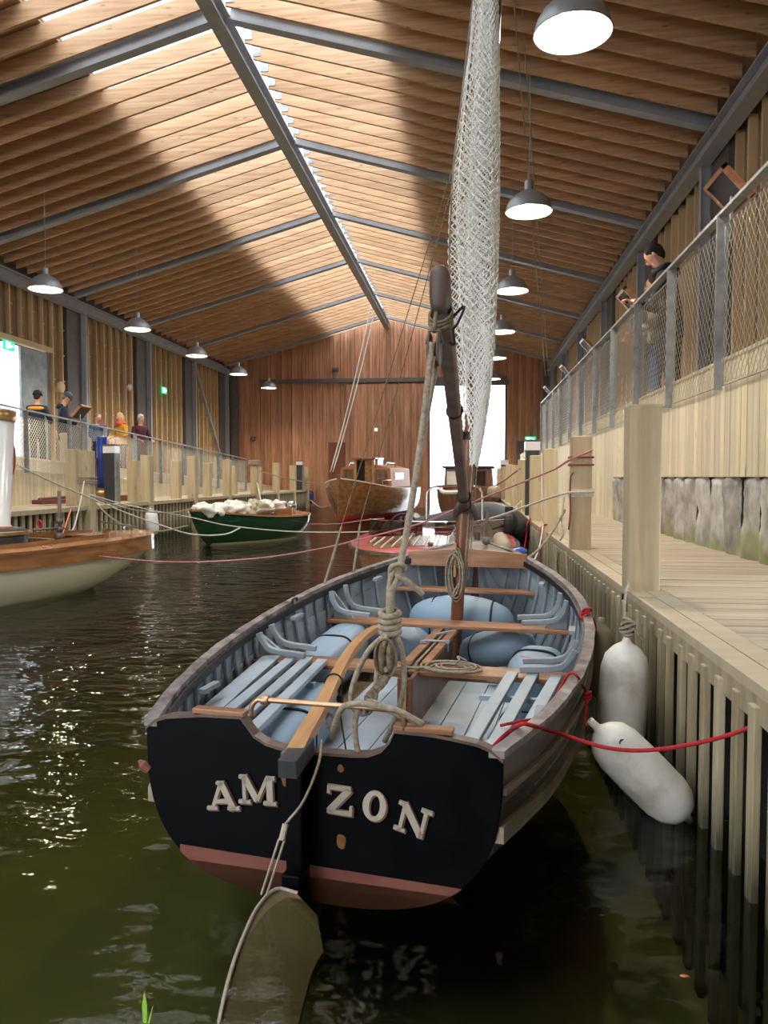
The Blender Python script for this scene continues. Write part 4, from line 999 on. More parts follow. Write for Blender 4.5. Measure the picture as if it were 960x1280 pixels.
# rope coil lying on the aft thwart
m = MB(); pts = []
for k in range(95):
    t = k*.33; r = .03+.0018*k*.33*1.6; pts.append(V(.19+r*1.3*math.cos(t), 1.32+r*math.sin(t), .334+.004*math.sin(t*.7)))
pts2 = smooth([V(.19-.09, 1.28, .336), V(.05, 1.235, .34), V(-.04, 1.225, .342), V(-.07, 1.22, .335), V(-.078, 1.215, .31)], 5)
m.tube([BM @ p for p in pts], .0055, 6); m.tube([BM @ p for p in pts2], .006, 6); m.tube([BM @ p for p in smooth([V(.2, 1.33, .345), V(.22, 1.34, .36), V(.21, 1.35, .375), V(.25, 1.36, .355)], 5)], .0055, 6)
c = thing('rope_coil', 'flat spiral coil of tan rope lying on the aft thwart of the near dinghy', 'rope', bw(.19, 1.32, .33))
m.build('coil', 'hemp', c, True, sm=True)
m = MB()
for k in range(6): m.tube([bw(.32+.05*math.cos(t+k)+.01*k, 1.95+.04*math.sin(t+k), .12+.012*k) for t in [2*PI*i/14 for i in range(15)]], .005, 5)
m.build('rope_tangle', 'hemp', label='small loose coil of cord under the mast thwart of the near dinghy', cat='rope', sm=True)
# buoyancy bags
def bag(name, c, r, R, label, straps=(), pw=.75, seam=True, pr=False):
    t = thing('buoyancy_bag', label, 'buoyancy bag', bw(*c), boat.rotation_euler.z, 'pale blue buoyancy bags inside the near dinghy')
    MB().ell((0, 0, 0), r, R, nu=36, nv=22, amp=.012, fq=6, pw=pw).build('bag', 'bagblue', t, sm=True)
    for ax, pos in straps:
        m = MB(); pts = []
        for i in range(33):
            a = 2*PI*i/32
            f = math.sqrt(max(1-(pos/r[ax])**2, .05))
            def q(x): return math.copysign(abs(x)**pw, x)
            if ax == 0: p = V(pos, r[1]*q(math.cos(a))*f*1.0, r[2]*q(math.sin(a))*f)
            else: p = V(r[0]*q(math.cos(a))*f, pos, r[2]*q(math.sin(a))*f)
            pts.append(R @ (p*1.0+V(0, 0, 0)) if True else p)
        m.tube([p*1.03 if ax else V(p.x, p.y*1.03, p.z*1.03) for p in pts], .006, 6); m.build('strap', 'strap', t)
    if pr: MB().box(R @ V(pr[0], pr[1], pr[2]), (.05, .035, .002), R @ RX(pr[3])).build('red_mark', 'redprint', t)
bag('a', (.02, 2.62, .30), (.33, .17, .16), RX(.25), 'largest pale blue pillow shaped bag, just behind the mast of the near dinghy', ((0, -.17), (0, .2)), .9)
bag('b', (-.33, 2.42, .19), (.2, .2, .11), RZ(.5), 'pale blue bag tucked left of the mast below the mast thwart', ((1, .04),), .9)
bag('c', (.27, 2.36, .2), (.25, .16, .11), RZ(-.35) @ RY(-.25), 'pale blue bag tucked right of the mast below the mast thwart', ((0, -.1),), .9)
bag('d', (-.545, 1.9, .23), (.115, .42, .12), RZ(.05), 'pale blue cylindrical bag along the left side between the aft and mast thwarts', ((1, -.12), (1, .2)), .6, pr=(.02, .3, .116, 0))
bag('e', (-.36, .78, .18), (.11, .45, .105), RZ(.08), 'pale blue cylindrical bag lying under the left slatted bench', ((1, .3), (1, -.1)), .6)
bag('f', (.54, 1.72, .22), (.12, .24, .12), RZ(-.1), 'short pale blue round ended bag at the right side below the right knee', ((1, .0),), .6, pr=(-.03, -.1, .112, 0))
bag('g', (.52, .85, .17), (.085, .38, .09), RZ(-.1), 'pale blue bag lying under the right slatted bench', ((1, .1),), .6)
# ------------------------------------------------------------ fenders of the near boat
def fender(name, a, b, r, m_, label, cat='fender', eye=.02, group=None, hang=None):
    a, b = Vector(a), Vector(b); L_ = (b-a).length; t = thing('fender', label, cat, a, group=group)
    R = Z3.rotation_difference(b-a).to_matrix().to_4x4()
    pr = [(0, 0), (eye*.8, .0), (eye*.9, L_*.06), (eye*1.1, L_*.08), (r*.55, L_*.12), (r*.85, L_*.18), (r, L_*.28), (r*1.02, L_*.5), (r, L_*.74), (r*.88, L_*.84), (r*.6, L_*.91), (eye*1.1, L_*.95), (eye*.9, L_*.97), (eye*.6, L_), (0, L_)]
    MB().lathe(pr, 28, R).build('body', m_, t, sm=True)
    if hang: MB().tube(smooth([a-V(0, 0, .02), a+V(-.02, 0, .08), V(hang[0], a.y, hang[1]), V(hang[0]-.1, a.y, hang[1]+.005)], 4), .008, 6).build('lanyard', 'hemp', t, True)
    return t, R, L_
fa, Ra, La = fender('a', (.655, 3.28, .56), (.61, 3.2, .02), .098, 'fender', 'white vinyl fender hanging upright between the dinghy and the quay slats', eye=.018)
fb_, Rb, Lb = fender('b', at(737, 900, Y=2.78), at(864, 1027, Z=-.015), .092, 'fender', 'white vinyl fender with a blue dot, slanting from the dinghy down into the water', eye=.016)
MB().ell(Rb @ V(0, 0, .01), (.012, .012, .012), nu=8, nv=6).build('eye', 'black', fb_)
A_, B_ = at(737, 900, Y=2.78), at(864, 1027, Z=-.015); ax_ = (B_-A_).normalized(); c = A_.lerp(B_, .22); tc_ = (V(0, 0, CAMH)-c).normalized(); tc_ = (tc_-ax_*tc_.dot(ax_)).normalized(); sd_ = ax_.cross(tc_); nn = (tc_*.93-sd_*.3).normalized()
c = c+nn*.078; MB().tube([c-nn*.02, c+nn*.004], .012, 14).build('blue_dot', 'bluef', fb_, True)
fender('c', (.655, 3.92, .5), (.65, 3.9, .08), .065, 'tan', 'tan fender peeking out between the dinghy and the quay, behind the upright white fender')
# ------------------------------------------------------------ ropes
def rope(pts, r, m_, label, k=8, cat='rope', name='mooring_rope', lobes=0):
    P = smooth(pts, k); c = P[0]
    o = MB().tube([p-c for p in P], r, 8).build(name, m_, label=label, cat=cat, sm=True); o.location = c; return o
rope([(.655, 3.28, .555), (.65, 3.32, .62), (.69, 3.5, .7), (.78, 3.9, .66), (.8, 4.02, .67)], .006, 'hemp', 'thin line from the upright white fender up to the nearest post')
m = MB(); c = V(.655, 3.28, .575)
for k in range(5): m.tube([V(.022*math.cos(t)*(1+.3*math.sin(k)), .02*math.sin(t), .012*k-.02+.012*math.sin(t+k)) for t in [2*PI*i/12 for i in range(13)]], .007, 6)
m.tube([V(0, 0, 0), V(.03, -.01, -.01), V(.06, -.03, -.05)], .007, 6)
o = m.build('rope_knot', 'hemp', label='grey rope knot at the top of the upright white fender', cat='rope', sm=True); o.location = c
g = [at(612, 938, Z=.36), at(632, 918, Z=.40), at(650, 906, Z=.462), at(662, 906, Z=.462), at(700, 917, Y=2.5), at(760, 935, Y=2.46), at(820, 937, Y=2.42), at(900, 922, Y=2.36), at(960, 898, Y=2.3), V(.86, 2.1, .64)]
rope(g, .0065, 'red', 'bright red rope from the near dinghy gunwale to the quay in the foreground', name='red_mooring_rope')
rope([at(690, 883, Z=.38), at(700, 860, Z=.42), at(712, 842, Z=.478), at(721, 845, Z=.48), at(729, 858, Y=2.95), at(734, 872, Y=2.9), at(731, 903, Y=2.82), at(736, 908, Y=2.78)], .0055, 'red', 'red lanyard looped over the gunwale and tied to the slanting fender', name='fender_lanyard')
m = MB(); c = at(734, 872, Y=2.9)
for k in range(3): m.tube([V(.013*math.cos(t), .013*math.sin(t), .008*k+.006*math.sin(t+k)) for t in [2*PI*i/10 for i in range(11)]], .005, 6)
o = m.build('rope_knot', 'red', label='small red knot in the fender lanyard beside the dinghy hull', cat='rope'); o.location = c
rope([bw(.5, .5, .345), bw(.56, .53, .355), bw(.6, .58, .35)], .0055, 'red', 'short red rope end lying on the right slatted bench', name='rope_end')
m = MB(); c = bw(.77, 1.75, .52)
for k in range(4): m.tube([V(.02*math.cos(t)+.005*k, .03*math.sin(t), .01*k+.012*math.sin(t+k)) for t in [2*PI*i/10 for i in range(11)]], .006, 6)
m.tube(smooth([(0, 0, 0), (.04, .0, -.01), (.055, -.01, -.05), (.05, -.02, -.09)], 4), .006, 6)
o = m.build('rope_knot', 'red', label='red rope lashed round the starboard gunwale handle', cat='rope'); o.location = c
def post_wrap(x, y, zs, m_, r, w, label):
    m = MB()
    for z in zs:
        h = w/2+r; m.tube([V(-h, -h, z), V(h, -h, z+.002), V(h, h, z), V(-h, h, z+.003), V(-h, -h, z+.006)], r, 6)
    o = m.build('rope_wrap', m_, label=label, cat='rope'); o.location = (x, y, 0)
P2 = (.885, 6.36)
post_wrap(*P2, (1.36, 1.30), 'maroon', .009, .155, 'maroon rope turns near the top of the second right post')
post_wrap(*P2, (1.065, 1.08, 1.10, 1.05), 'white', .009, .155, 'white rope turns round the middle of the second right post')
def ro(pixels, m_, r, label, **k): return rope([at(a, b, Y=y) for a, b, y in pixels], r, m_, label, **k)
ro([(740, 563, 6.27), (712, 575, 6.22), (690, 588, 6.6), (640, 608, 7.0), (600, 624, 7.3), (560, 641, 7.6), (520, 656, 7.9), (450, 674, 8.3), (400, 686, 8.6), (330, 697, 8.9), (260, 702, 8.8), (200, 702, 8.3), (140, 697, 7.7), (95, 690, 7.25), (53, 683, 6.95)], 'pinkr', .0085, 'long faded red rope crossing from the second right post to the steam launch')
ro([(717, 590, 6.2), (713, 600, 6.2), (713, 640, 6.2), (711, 662, 6.2)], 'maroon', .007, 'maroon rope tail hanging beside the second right post', name='rope_tail')
ro([(742, 615, 6.25), (705, 617, 6.2), (660, 632, 7.2), (620, 646, 8.5), (580, 655, 9.8), (530, 661, 11.), (450, 665, 12.5), (380, 665, 13), (330, 662, 13.2), (280, 656, 13), (240, 647, 12.4), (200, 640, 12.2), (150, 629, 11.8), (112, 618, 11.5)], 'white', .010, 'long white rope from the second right post past the green boat to the left quay')
ro([(705, 620, 6.2), (702, 645, 6.15), (704, 665, 6.1), (700, 676, 6.1)], 'white', .009, 'frayed white rope tail below the white turns of the second right post', name='rope_tail')
ro([(706, 638, 6.2), (690, 665, 6.0), (675, 685, 5.8), (660, 697, 5.6), (647, 701, 5.45)], 'hemp', .01, 'grey rope sagging from the second right post down to the dinghy bow')
ro([(679, 655, 8.3), (675, 680, 7.0), (668, 700, 6.0), (659, 712, 5.5)], 'white', .007, 'white line from the leaning third right post to the dinghy bow')
ro([(686, 655, 8.3), (678, 657, 8.22), (676, 664, 8.1), (676, 685, 8.1), (674, 714, 8.05)], 'red', .008, 'red line hanging down the quay slats below the leaning third right post', name='hanging_line')
ro([(672, 644, 10.6), (662, 650, 10.45), (659, 655, 10.3), (658, 668, 10.3), (655, 688, 10.2)], 'red', .009, 'red line hanging from the foot of the fourth right post', name='hanging_line')
ro([(699, 690, 6.0), (697, 705, 6.0), (700, 735, 6.0), (698, 755, 6.0)], 'hempd', .007, 'dark frayed line hanging against the slats left of the second right post', name='hanging_line')
ro([(707, 690, 5.9), (709, 720, 5.8), (711, 745, 5.7), (713, 760, 5.7)], 'hemp', .008, 'knotted tan line hanging against the slats beside the dinghy bow', name='hanging_line')
ro([(656, 562, 12), (654, 570, 11.9), (658, 574, 11.9)], 'yellow', .008, 'short yellow line looped at the head of the black service pillar', name='short_line')
ro([(652, 626, 11), (630, 646, 10.8), (605, 655, 10.6), (560, 661, 10.4)], 'white', .009, 'pale mooring line from the quay to the red speedboat')
ro([(652, 627, 12), (651, 650, 11.5), (645, 680, 11), (636, 686, 10.8), (628, 683, 10.6)], 'yellow', .009, 'yellow line hanging from the quay in a loop above the tan fender', name='hanging_line')
ro([(650, 586, 13.2), (620, 607, 15), (580, 625, 18), (560, 632, 19)], 'maroon', .010, 'thin maroon line from the fifth right post to the dark cabin launch')
ro([(627, 592, 20), (600, 612, 20.5), (570, 624, 21)], 'white', .012, 'upper thin pale line from a far right post to the dark cabin launch')
ro([(627, 600, 20), (604, 618, 20.5), (575, 629, 21)], 'white', .012, 'lower thin pale line from a far right post to the dark cabin launch')
# left hand ropes
ro([(22, 581, 9.0), (60, 600, 9.6), (112, 622, 10.4), (160, 642, 11), (200, 656, 11.3), (240, 668, 11.6), (280, 668, 12), (300, 660, 12.6)], 'white', .012, 'white rope sloping from behind the white funnel past the posts towards the green boat')
ro([(105, 602, 11.4), (100, 630, 10.4), (92, 660, 9.4), (86, 664, 9.1)], 'white', .01, 'white line from the nearest left post down to the steam launch')
ro([(113, 622, 11.4), (140, 648, 11), (170, 662, 11), (200, 664, 11), (235, 657, 11.4)], 'hemp', .012, 'slack tan rope sagging between the nearest left post and the green boat bow')
ro([(113, 620, 11.4), (160, 636, 11.6), (210, 641, 12), (240, 636, 12.6)], 'hemp', .011, 'tan rope from the nearest left post to the bow of the green boat')
ro([(318, 592, 23.5), (323, 610, 22), (326, 625, 20), (331, 629, 19)], 'white', .02, 'thick white strap from the rope wrapped left post to behind the green boat')
ro([(322, 588, 24), (350, 596, 24.3), (385, 603, 25), (414, 605, 25.5)], 'hemp', .016, 'sagging rope between the rope wrapped left post and the varnished cruiser')
ro([(388, 625, 24), (400, 634, 23.5), (412, 632, 23), (422, 624, 22.5)], 'hemp', .014, 'slack rope between the blue fenders and the varnished cruiser bow')
ro([(378, 655, 15.5), (420, 655, 14.5), (450, 651, 13.4), (480, 648, 12.4)], 'pinkr', .009, 'pink rope from the green boat stern to the red speedboat')
post_wrap(at(109, 600, X=XE+.02).x, at(109, 600, X=XE+.02).y, (1.1, 1.14, 1.2), 'hemp', .014, .2, 'tan rope turns round the nearest left post')
post_wrap(at(318, 600, X=XE+.02).x, at(318, 600, X=XE+.02).y, (1.62, 1.66, 1.70, 1.6), 'hemp', .03, .2, 'thick rope wrapped round the head of a left quay post')
m = MB().ell((0, 0, 0), (.13, .13, .32), nu=14, nv=10, amp=.06, fq=8); o = m.build('rope_bundle', 'cloth', label='bundle of white rope tied round a post beside the varnished cruiser bow', cat='rope'); pp = at(413, 592, X=XE+.02); o.location = pp
# hoist lines
for k, (a, b) in enumerate((((466, 372), (413, 590)), ((471, 376), (416, 590)))):
    A_ = at(a[0], a[1], Y=27.5); B_ = at(b[0], b[1], Y=24.5); rope(sag(A_, B_, .25, 10), .02, 'white', ['left', 'right'][k]+' one of two white hoist lines from the ridge beam to the far left posts', 2, name='hoist_line')
for k, (a, b) in enumerate((((640, 0), (682, 470)), ((650, 0), (686, 470)))):
    A_ = at(a[0], a[1]-30, Y=8.4+.3*k); B_ = at(b[0], b[1], Y=19); rope(sag(A_, B_, .1, 10), .009, 'hemp', ['left', 'right'][k]+' one of two thin lines from the roof to the end of the right railing', 2, name='hoist_line')
# ------------------------------------------------------------ other boats
def ghull(t, BTb, STb, KTb, L, n, m_hull, m_boot, m_rail, wl=.06, N=44, stripe=None, deck=None, open_=None):
    """closed hull skin from tip u=0 towards u=L (local +y), boot top below wl, rail along the sheer"""
    us = [L*(i/N)**1.25 if i < N/2 else L*(1-(1-(.5**1.25))*(1-(i-N/2)/(N/2))) for i in range(N+1)]
    us = sorted(set(round(u, 4) for u in us))
    def P(u, s, ins=0, dz=0):
        B = max(itp(BTb, u)-ins, .01); S = itp(STb, u); K = itp(KTb, u)+ins*.5; a = s*PI/2
        nn = n if not callable(n) else n(u)
        return V(B*math.sin(a)**(2/nn), u, S-(S-K)*math.cos(a)**(2/nn)+dz)
    M_ = 14
    def skin(s0, s1, o, name, m_):
        rings = []
        for u in us:
            r = [P(u, s0+(s1-s0)*j/M_, -o) for j in range(M_+1)]
            rings.append([V(-p.x, p.y, p.z) for p in r[::-1]]+r)
        return MB().loft(rings, False, False).build(name, m_, t, sm=True, fix=True)
    skin(0, 1, 0, 'hull', m_hull)
    for side in (-1, 1):
        rr_ = []
        for u in us:
            p = P(u, 1); rr_.append([V(side*(p.x-.02), u, p.z-.0), V(side*(p.x+.018), u, p.z-.0), V(side*(p.x+.018), u, p.z+.03), V(side*(p.x-.02), u, p.z+.03)])
        MB().loft(rr_).build('rubbing_rail', m_rail, t)
    # end caps
    for k in (0, len(us)-1):
        r = [P(us[k], j/M_) for j in range(M_+1)]
        MB().add([V(-p.x, p.y, p.z) for p in r[::-1]]+r, [tuple(range(2*M_+2))]).build('end_panel', m_hull, t)
    if m_boot:
        rings = []
        def s_at(u, z):
            lo, hi = 0., 1.
            for _ in range(18):
                m = (lo+hi)/2
                if P(u, m).z < z: lo = m
                else: hi = m
            return lo
        for side in (-1, 1):
            rings = [[V(side*(p.x), p.y, p.z) for p in [P(u, s_at(u, wl)*j/8, -.004) for j in range(9)]] for u in us if itp(KTb, u) < wl]
            if len(rings) > 1: MB().loft(rings, False, False).build('boot_top', m_boot, t, sm=True)
    return P, us
# steam launch
L1 = thing('steam_launch', 'cream hulled wooden steam launch with tall white funnel at the left edge', 'boat', (-3.92, 8.95, 0), math.atan2(.45, -.893))
B1 = [(0, .04), (.06, .2), (.2, .36), (.5, .52), (1, .68), (1.8, .82), (2.6, .88), (3.6, .85), (4.6, .6), (5.4, .1)]
S1 = [(0, .52), (1, .50), (2.5, .49), (5.4, .6)]; K1 = [(0, .42), (.2, .28), (.6, .1), (1.1, -.08), (2, -.2), (5.4, -.2)]
P1_, us1 = ghull(L1, B1, S1, K1, 5.4, 2.2, 'cream', None, 'varnish')
def ring_strip(t, P, us, ins0, ins1, dz0, dz1, name, m_, u0=0, u1=99, th=.012):
    for side in (-1, 1):
        rings = []
        for u in us:
            if u0 <= u <= u1:
                p = P(u, 1); a = max(p.x-ins0, .0); b = max(p.x-ins1, .0)
                rings.append([V(side*a, u, p.z+dz0), V(side*b, u, p.z+dz1), V(side*b, u, p.z+dz1+th), V(side*a, u, p.z+dz0+th)])
        MB().loft(rings).build(name, m_, t)
ring_strip(L1, P1_, us1, -.02, -.012, -.14, .0, 'mahogany_strake', 'varnish', .15)
ring_strip(L1, P1_, us1, 0, .2, .02, .035, 'side_deck', 'varnishl')
m = MB(); m.loft([[V(-max(P1_(u, 1).x-.19, .0), u, P1_(u, 1).z+.03), V(max(P1_(u, 1).x-.19, .0), u, P1_(u, 1).z+.03), V(max(P1_(u, 1).x-.19, .0), u, P1_(u, 1).z+.05), V(-max(P1_(u, 1).x-.19, .0), u, P1_(u, 1).z+.05)] for u in us1 if u < .95]).build('stern_deck', 'varnishl', L1)
for side in (-1, 1):
    rr_ = []
    for u in us1:
        if u > .55:
            p = P1_(u, 1); x = max(min(p.x-.2, (u-.5)*1.2), .02); rr_.append([V(side*x, u, p.z-.1), V(side*(x-.02), u, p.z-.1), V(side*(x-.02), u, p.z+.09), V(side*x, u, p.z+.09)])
    MB().loft(rr_).build('cockpit_coaming', 'varnish', L1)
m = MB().box((0, .56, .54), (.12, .02, .14)).build('coaming_end', 'varnish', L1)
m = MB(); m.loft([[V(-P1_(u, 1).x*.62, u, .12), V(P1_(u, 1).x*.62, u, .12), V(P1_(u, 1).x*.62, u, .14), V(-P1_(u, 1).x*.62, u, .14)] for u in us1 if .9 < u < 5]).build('cabin_sole', 'spar', L1)
m = MB(); 
for side in (-1, 1):
    MB().loft([[V(side*P1_(u, 1).x*.62, u, .14), V(side*(P1_(u, 1).x-.2), u, P1_(u, 1).z+.02), V(side*(P1_(u, 1).x-.22), u, P1_(u, 1).z+.02), V(side*P1_(u, 1).x*.6, u, .14)] for u in us1 if .7 < u < 5]).build('inner_planking', 'varnish', L1)
MB().lathe([(0, .12), (.33, .12), (.33, .66), (.3, .69), (0, .7)], 28, Matrix.Translation((.0, 1.92, 0))).build('boiler', 'black', L1, sm=True)
MB().lathe([(.33, .62), (.35, .63), (.35, .66), (.33, .67)], 28, Matrix.Translation((.0, 1.92, 0))).build('boiler_band', 'brass', L1)
TL = Matrix.Translation((.0, 1.98, .69)) @ Matrix.Rotation(.05, 4, 'X') @ Matrix.Rotation(-.03, 4, 'Y')
fu = MB().lathe([(.235, 0), (.24, .03), (.22, .05), (.215, 1.12), (.2, 1.14)], 36, TL).build('funnel', 'whitep', L1, sm=True)
MB().lathe([(.222, 1.08), (.226, 1.09), (.226, 1.19), (.2, 1.2), (.19, 1.05)], 36, TL).build('funnel_cap', 'brass', fu, sm=True)
MB().lathe([(.25, -.0), (.255, .02), (.235, .035)], 36, TL).build('funnel_base', 'copper', fu, sm=True)
MB().tube(smooth([TL @ V(.05, -.235, .5), TL @ V(.05, -.29, .6), TL @ V(.05, -.29, .8), TL @ V(.05, -.235, .92)], 4), .014, 8).build('steam_pipe', 'copper', fu)
m = MB(); c = V(-.28, 1.35, 0)
m.tube([c+V(0, 0, .5), c+V(0, 0, 1.06)], .02, 10); m.tube([c+V(0, 0, .55), c+V(0, 0, .62)], .045, 10); m.tube([c+V(0, 0, .72), c+V(0, 0, .77)], .035, 10); m.tube([c+V(0, .3, .67), c+V(0, -.05, .67)], .014, 8); m.tube([c+V(.05, 0, .5), c+V(.05, 0, .7)], .025, 8)
m.ell(c+V(0, 0, .66), (.035, .035, .03), nu=10, nv=6); m.build('valve_stand', 'boom', L1, sm=True)
m = MB(); m.tube([V(-.16+.035*math.cos(t), 1.5, .72+.035*math.sin(t)) for t in [2*PI*i/14 for i in range(15)]], .01, 6); m.build('red_valve_wheel', 'red', L1)
MB().tube([(-.1, 1.25, .45), (.03, 1.0, .85)], .012, 8).build('control_lever', 'copper', L1)
MB().box((0, 1.35, .42), (1.0, .06, .26)).build('bulkhead', 'varnish', L1, bevel=.004)
for uu in (.95, 1.75): 
    MB().tube([(P1_(uu, 1).x-.2, uu, .55), (P1_(uu, 1).x-.2, uu, .74)], .008, 6).build('chrome_pin', 'chrome', L1)
MB().tube(smooth([(.02, .2, .57), (.02, .2, .62), (.0, .28, .64), (-.03, .35, .6)], 4), .01, 6).build('fairlead', 'chrome', L1)
MB().tube([(-.35, .9, .72), (-.2, .3, .62)], .01, 6).build('boat_hook', 'steeld', L1)
# green sailing boat
L2 = thing('green_yacht', 'dark green hulled boat with light wood deck and bundled white covers', 'boat', (-4.8, 12.8, 0), -math.atan2(.36, .933))
B2 = [(0, .02), (.15, .12), (.5, .34), (1.0, .54), (1.6, .66), (2.2, .68), (2.8, .58), (3.1, .44), (3.28, .24), (3.34, .05)]
S2 = [(0, .62), (.5, .56), (1.5, .47), (2.5, .44), (3.34, .46)]; K2 = [(0, .58), (.15, .3), (.45, .0), (.8, -.12), (2, -.2), (2.7, -.1), (3.1, .08), (3.34, .3)]
P2_, us2 = ghull(L2, B2, S2, K2, 3.34, lambda u: 1.5+min(u, 2)*.35, 'green', 'cream', 'varnishl', .035)
m = MB(); m.loft([[V(-P2_(u, 1).x, u, P2_(u, 1).z+.02), V(0, u, P2_(u, 1).z+.05), V(P2_(u, 1).x, u, P2_(u, 1).z+.02), V(P2_(u, 1).x, u, P2_(u, 1).z), V(-P2_(u, 1).x, u, P2_(u, 1).z)] for u in us2]).build('deck', 'varnishl', L2)
MB().box((.16, 2.25, .53), (.5, .5, .13)).build('deck_box', 'varnish', L2, bevel=.01)
MB().lathe([(.0, .0), (.09, 0), (.09, .2), (.07, .24), (0, .25)], 16, Matrix.Translation((.22, 2.75, .48))).build('ventilator', 'chrome', L2, sm=True)
for i, (x, y, rx, ry, rzz, mm_) in enumerate(((.0, .45, .28, .38, .13, 'cloth'), (.1, .95, .32, .3, .15, 'cloth'), (-.12, 1.3, .3, .4, .13, 'cloth'), (.1, 1.62, .28, .3, .15, 'clothg'), (.0, 2.05, .3, .25, .12, 'cloth'), (-.25, 2.35, .25, .3, .12, 'cloth'), (-.2, 2.75, .22, .2, .11, 'cloth'))):
    o = MB().ell((0, 0, 0), (rx, ry, rzz), nu=40, nv=26, amp=.16, fq=9, pw=.9).build('folded_cover', mm_, label=('khaki bundled cover in the middle of the green boat' if mm_ == 'clothg' else '%s crumpled white canvas bundle from the bow on the green boat' % ordw([0, 1, 2, 0, 3, 4, 5][i])), cat='boat cover', group='covers bundled on the green boat', sm=True)
    o.location = wmat(L2) @ V(x, y, .6); o.rotation_euler = (0, 0, i*.7)
m = MB(); c = wmat(L2) @ V(.36, 1.55, .52)
for k in range(6): m.tube([V(.14*math.cos(t)+.03*k, .1*math.sin(t)-.02*k, .015*k) for t in [2*PI*i/16 for i in range(17)]], .014, 6)
o = m.build('rope_coil', 'hemp', label='tan rope coil on the near side deck of the green boat', cat='rope', sm=True); o.location = c
# varnished cabin cruiser
L3 = thing('cabin_cruiser', 'varnished wooden cabin cruiser moored bow on before the cedar back wall', 'boat', (-3.66, 21.3, 0), -math.atan2(.17, .985))
B3 = [(0, .03), (.3, .38), (.8, .7), (1.6, .95), (3, 1.1), (5, 1.05), (6, .9)]; S3 = [(0, 1.16), (.8, 1.02), (2, .9), (6, .85)]; K3 = [(0, -.15), (.4, -.2), (6, -.2)]
P3_, us3 = ghull(L3, B3, S3, K3, 6, lambda u: 1.25+min(u, 3)*.4, 'varnish', 'red', 'cloth', .12)
MB().tube([(0, -.02, -.1), (0, -.04, .5), (0, -.06, 1.3)], .05, 6).build('stem_post', 'varnish', L3)
m = MB(); m.loft([[V(-P3_(u, 1).x, u, P3_(u, 1).z+.02), V(P3_(u, 1).x, u, P3_(u, 1).z+.02), V(P3_(u, 1).x, u, P3_(u, 1).z), V(-P3_(u, 1).x, u, P3_(u, 1).z)] for u in us3]).build('deck', 'varnishl', L3)
cab = MB().prism([(-.85, .9), (.85, .9), (.8, 1.5), (.3, 1.62), (-.3, 1.62), (-.8, 1.5)], (0, 2.4, 0), (1, 0, 0), (0, 0, 1), (0, 1, 0), 2.4).build('cabin', 'varnishm', L3, bevel=.02)
for sx in (-1, 1):
    f = MB().prism([(sx*.36, 1.0), (sx*.75, 1.0), (sx*.7, 1.44), (sx*.36, 1.46)], (0, 2.37, 0), (1, 0, 0), (0, 0, 1), (0, 1, 0), .05).build('cabin_window', 'glass', cab)
    MB().box((sx*.815, 3.4, 1.25), (.05, 1.1, .22)).build('side_window', 'glass', cab)
    MB().box((sx*.29, 2.34, 1.3), (.09, .08, .95)).build('door_jamb', 'varnishl', cab)
MB().box((0, 2.36, 1.3), (.5, .04, .85)).build('cabin_doorway', 'dark', cab)
MB().box((.12, 2.33, 1.3), (.2, .03, .85)).build('cabin_door', 'varnish', cab)
MB().box((0, 2.7, 1.79), (.78, .9, .06)).build('hatch_roof', 'varnish', cab, bevel=.01)
MB().box((0, 2.9, 1.7), (.7, .6, .2)).build('hatch_coaming', 'varnishl', cab)
for sx in (-1, 1): MB().tube([(sx*.6, 2.6, 1.55), (sx*.6, 2.8, 1.66), (sx*.6, 3.6, 1.66), (sx*.6, 3.8, 1.55)], .02, 6).build('grab_rail', 'chrome', cab)
for sx in (-1, 1): MB().tube([(sx*.8, 1.6, .92), (sx*.8, 1.6, 1.12), (sx*.9, 2.2, 1.12), (sx*.9, 2.2, .9)], .015, 6).build('deck_rail', 'chrome', L3)
MB().box((.2, 1.4, 1.0), (.5, .4, .12)).build('deck_hatch', 'varnishl', L3)
# red speedboat
L4 = thing('red_speedboat', 'low red decked speedboat with striped wooden deck and windscreen, ahead of the near dinghy', 'boat', (-.36, 6.75, 0), .02)
B4 = [(0, .12), (.08, .34), (.3, .58), (.7, .76), (1.3, .88), (2.2, .92), (3.3, .88), (3.75, .78)]; S4 = [(0, .50), (1.5, .47), (3.75, .45)]; K4 = [(0, .1), (.5, -.1), (3.75, -.15)]
P4_, us4 = ghull(L4, B4, S4, K4, 3.75, 2.0, 'varnish', None, 'chrome')
def deck_z(u, x): return itp(S4, u)+.03+.05*(1-(x/max(itp(BT4, u), .05))**2)
BT4 = B4
m = MB(); m.loft([[V(x*itp(B4, u), u, itp(S4, u)+.025+.05*(1-x*x)) for x in [-1+.2*k for k in range(11)]]+[V(itp(B4, u), u, itp(S4, u)+.0), V(-itp(B4, u), u, itp(S4, u)+.0)] for u in us4 if u < 2.2]).build('foredeck', 'redpaint', L4)
for side in (-1, 1):
    m = MB(); m.loft([[V(x*itp(B4, u)*.97, u, itp(S4, u)+.03+.05*(1-x*x)) for x in [side*(.03+.77*k/6) for k in range(7)]]+[V(side*.8*itp(B4, u)*.97, u, itp(S4, u)+.025), V(side*.03*itp(B4, u), u, itp(S4, u)+.06)] for u in [.35+.1*k for k in range(17)]]).build('varnished_panel', 'varnish', L4)
    for k in range(8):
        x = side*(.06+.1*k); us_ = [u for u in [.38+.1*j for j in range(16)] if abs(x) < .76*itp(B4, u)]
        if len(us_) > 2: MB().tube([V(x, u, itp(S4, u)+.034+.05*(1-(x/itp(B4, u))**2)) for u in us_], .007, 4).build('deck_stripe', 'cloth', L4)
ring_strip(L4, P4_, us4, 0, .16, .02, .05, 'side_deck', 'redpaint', 2.1)
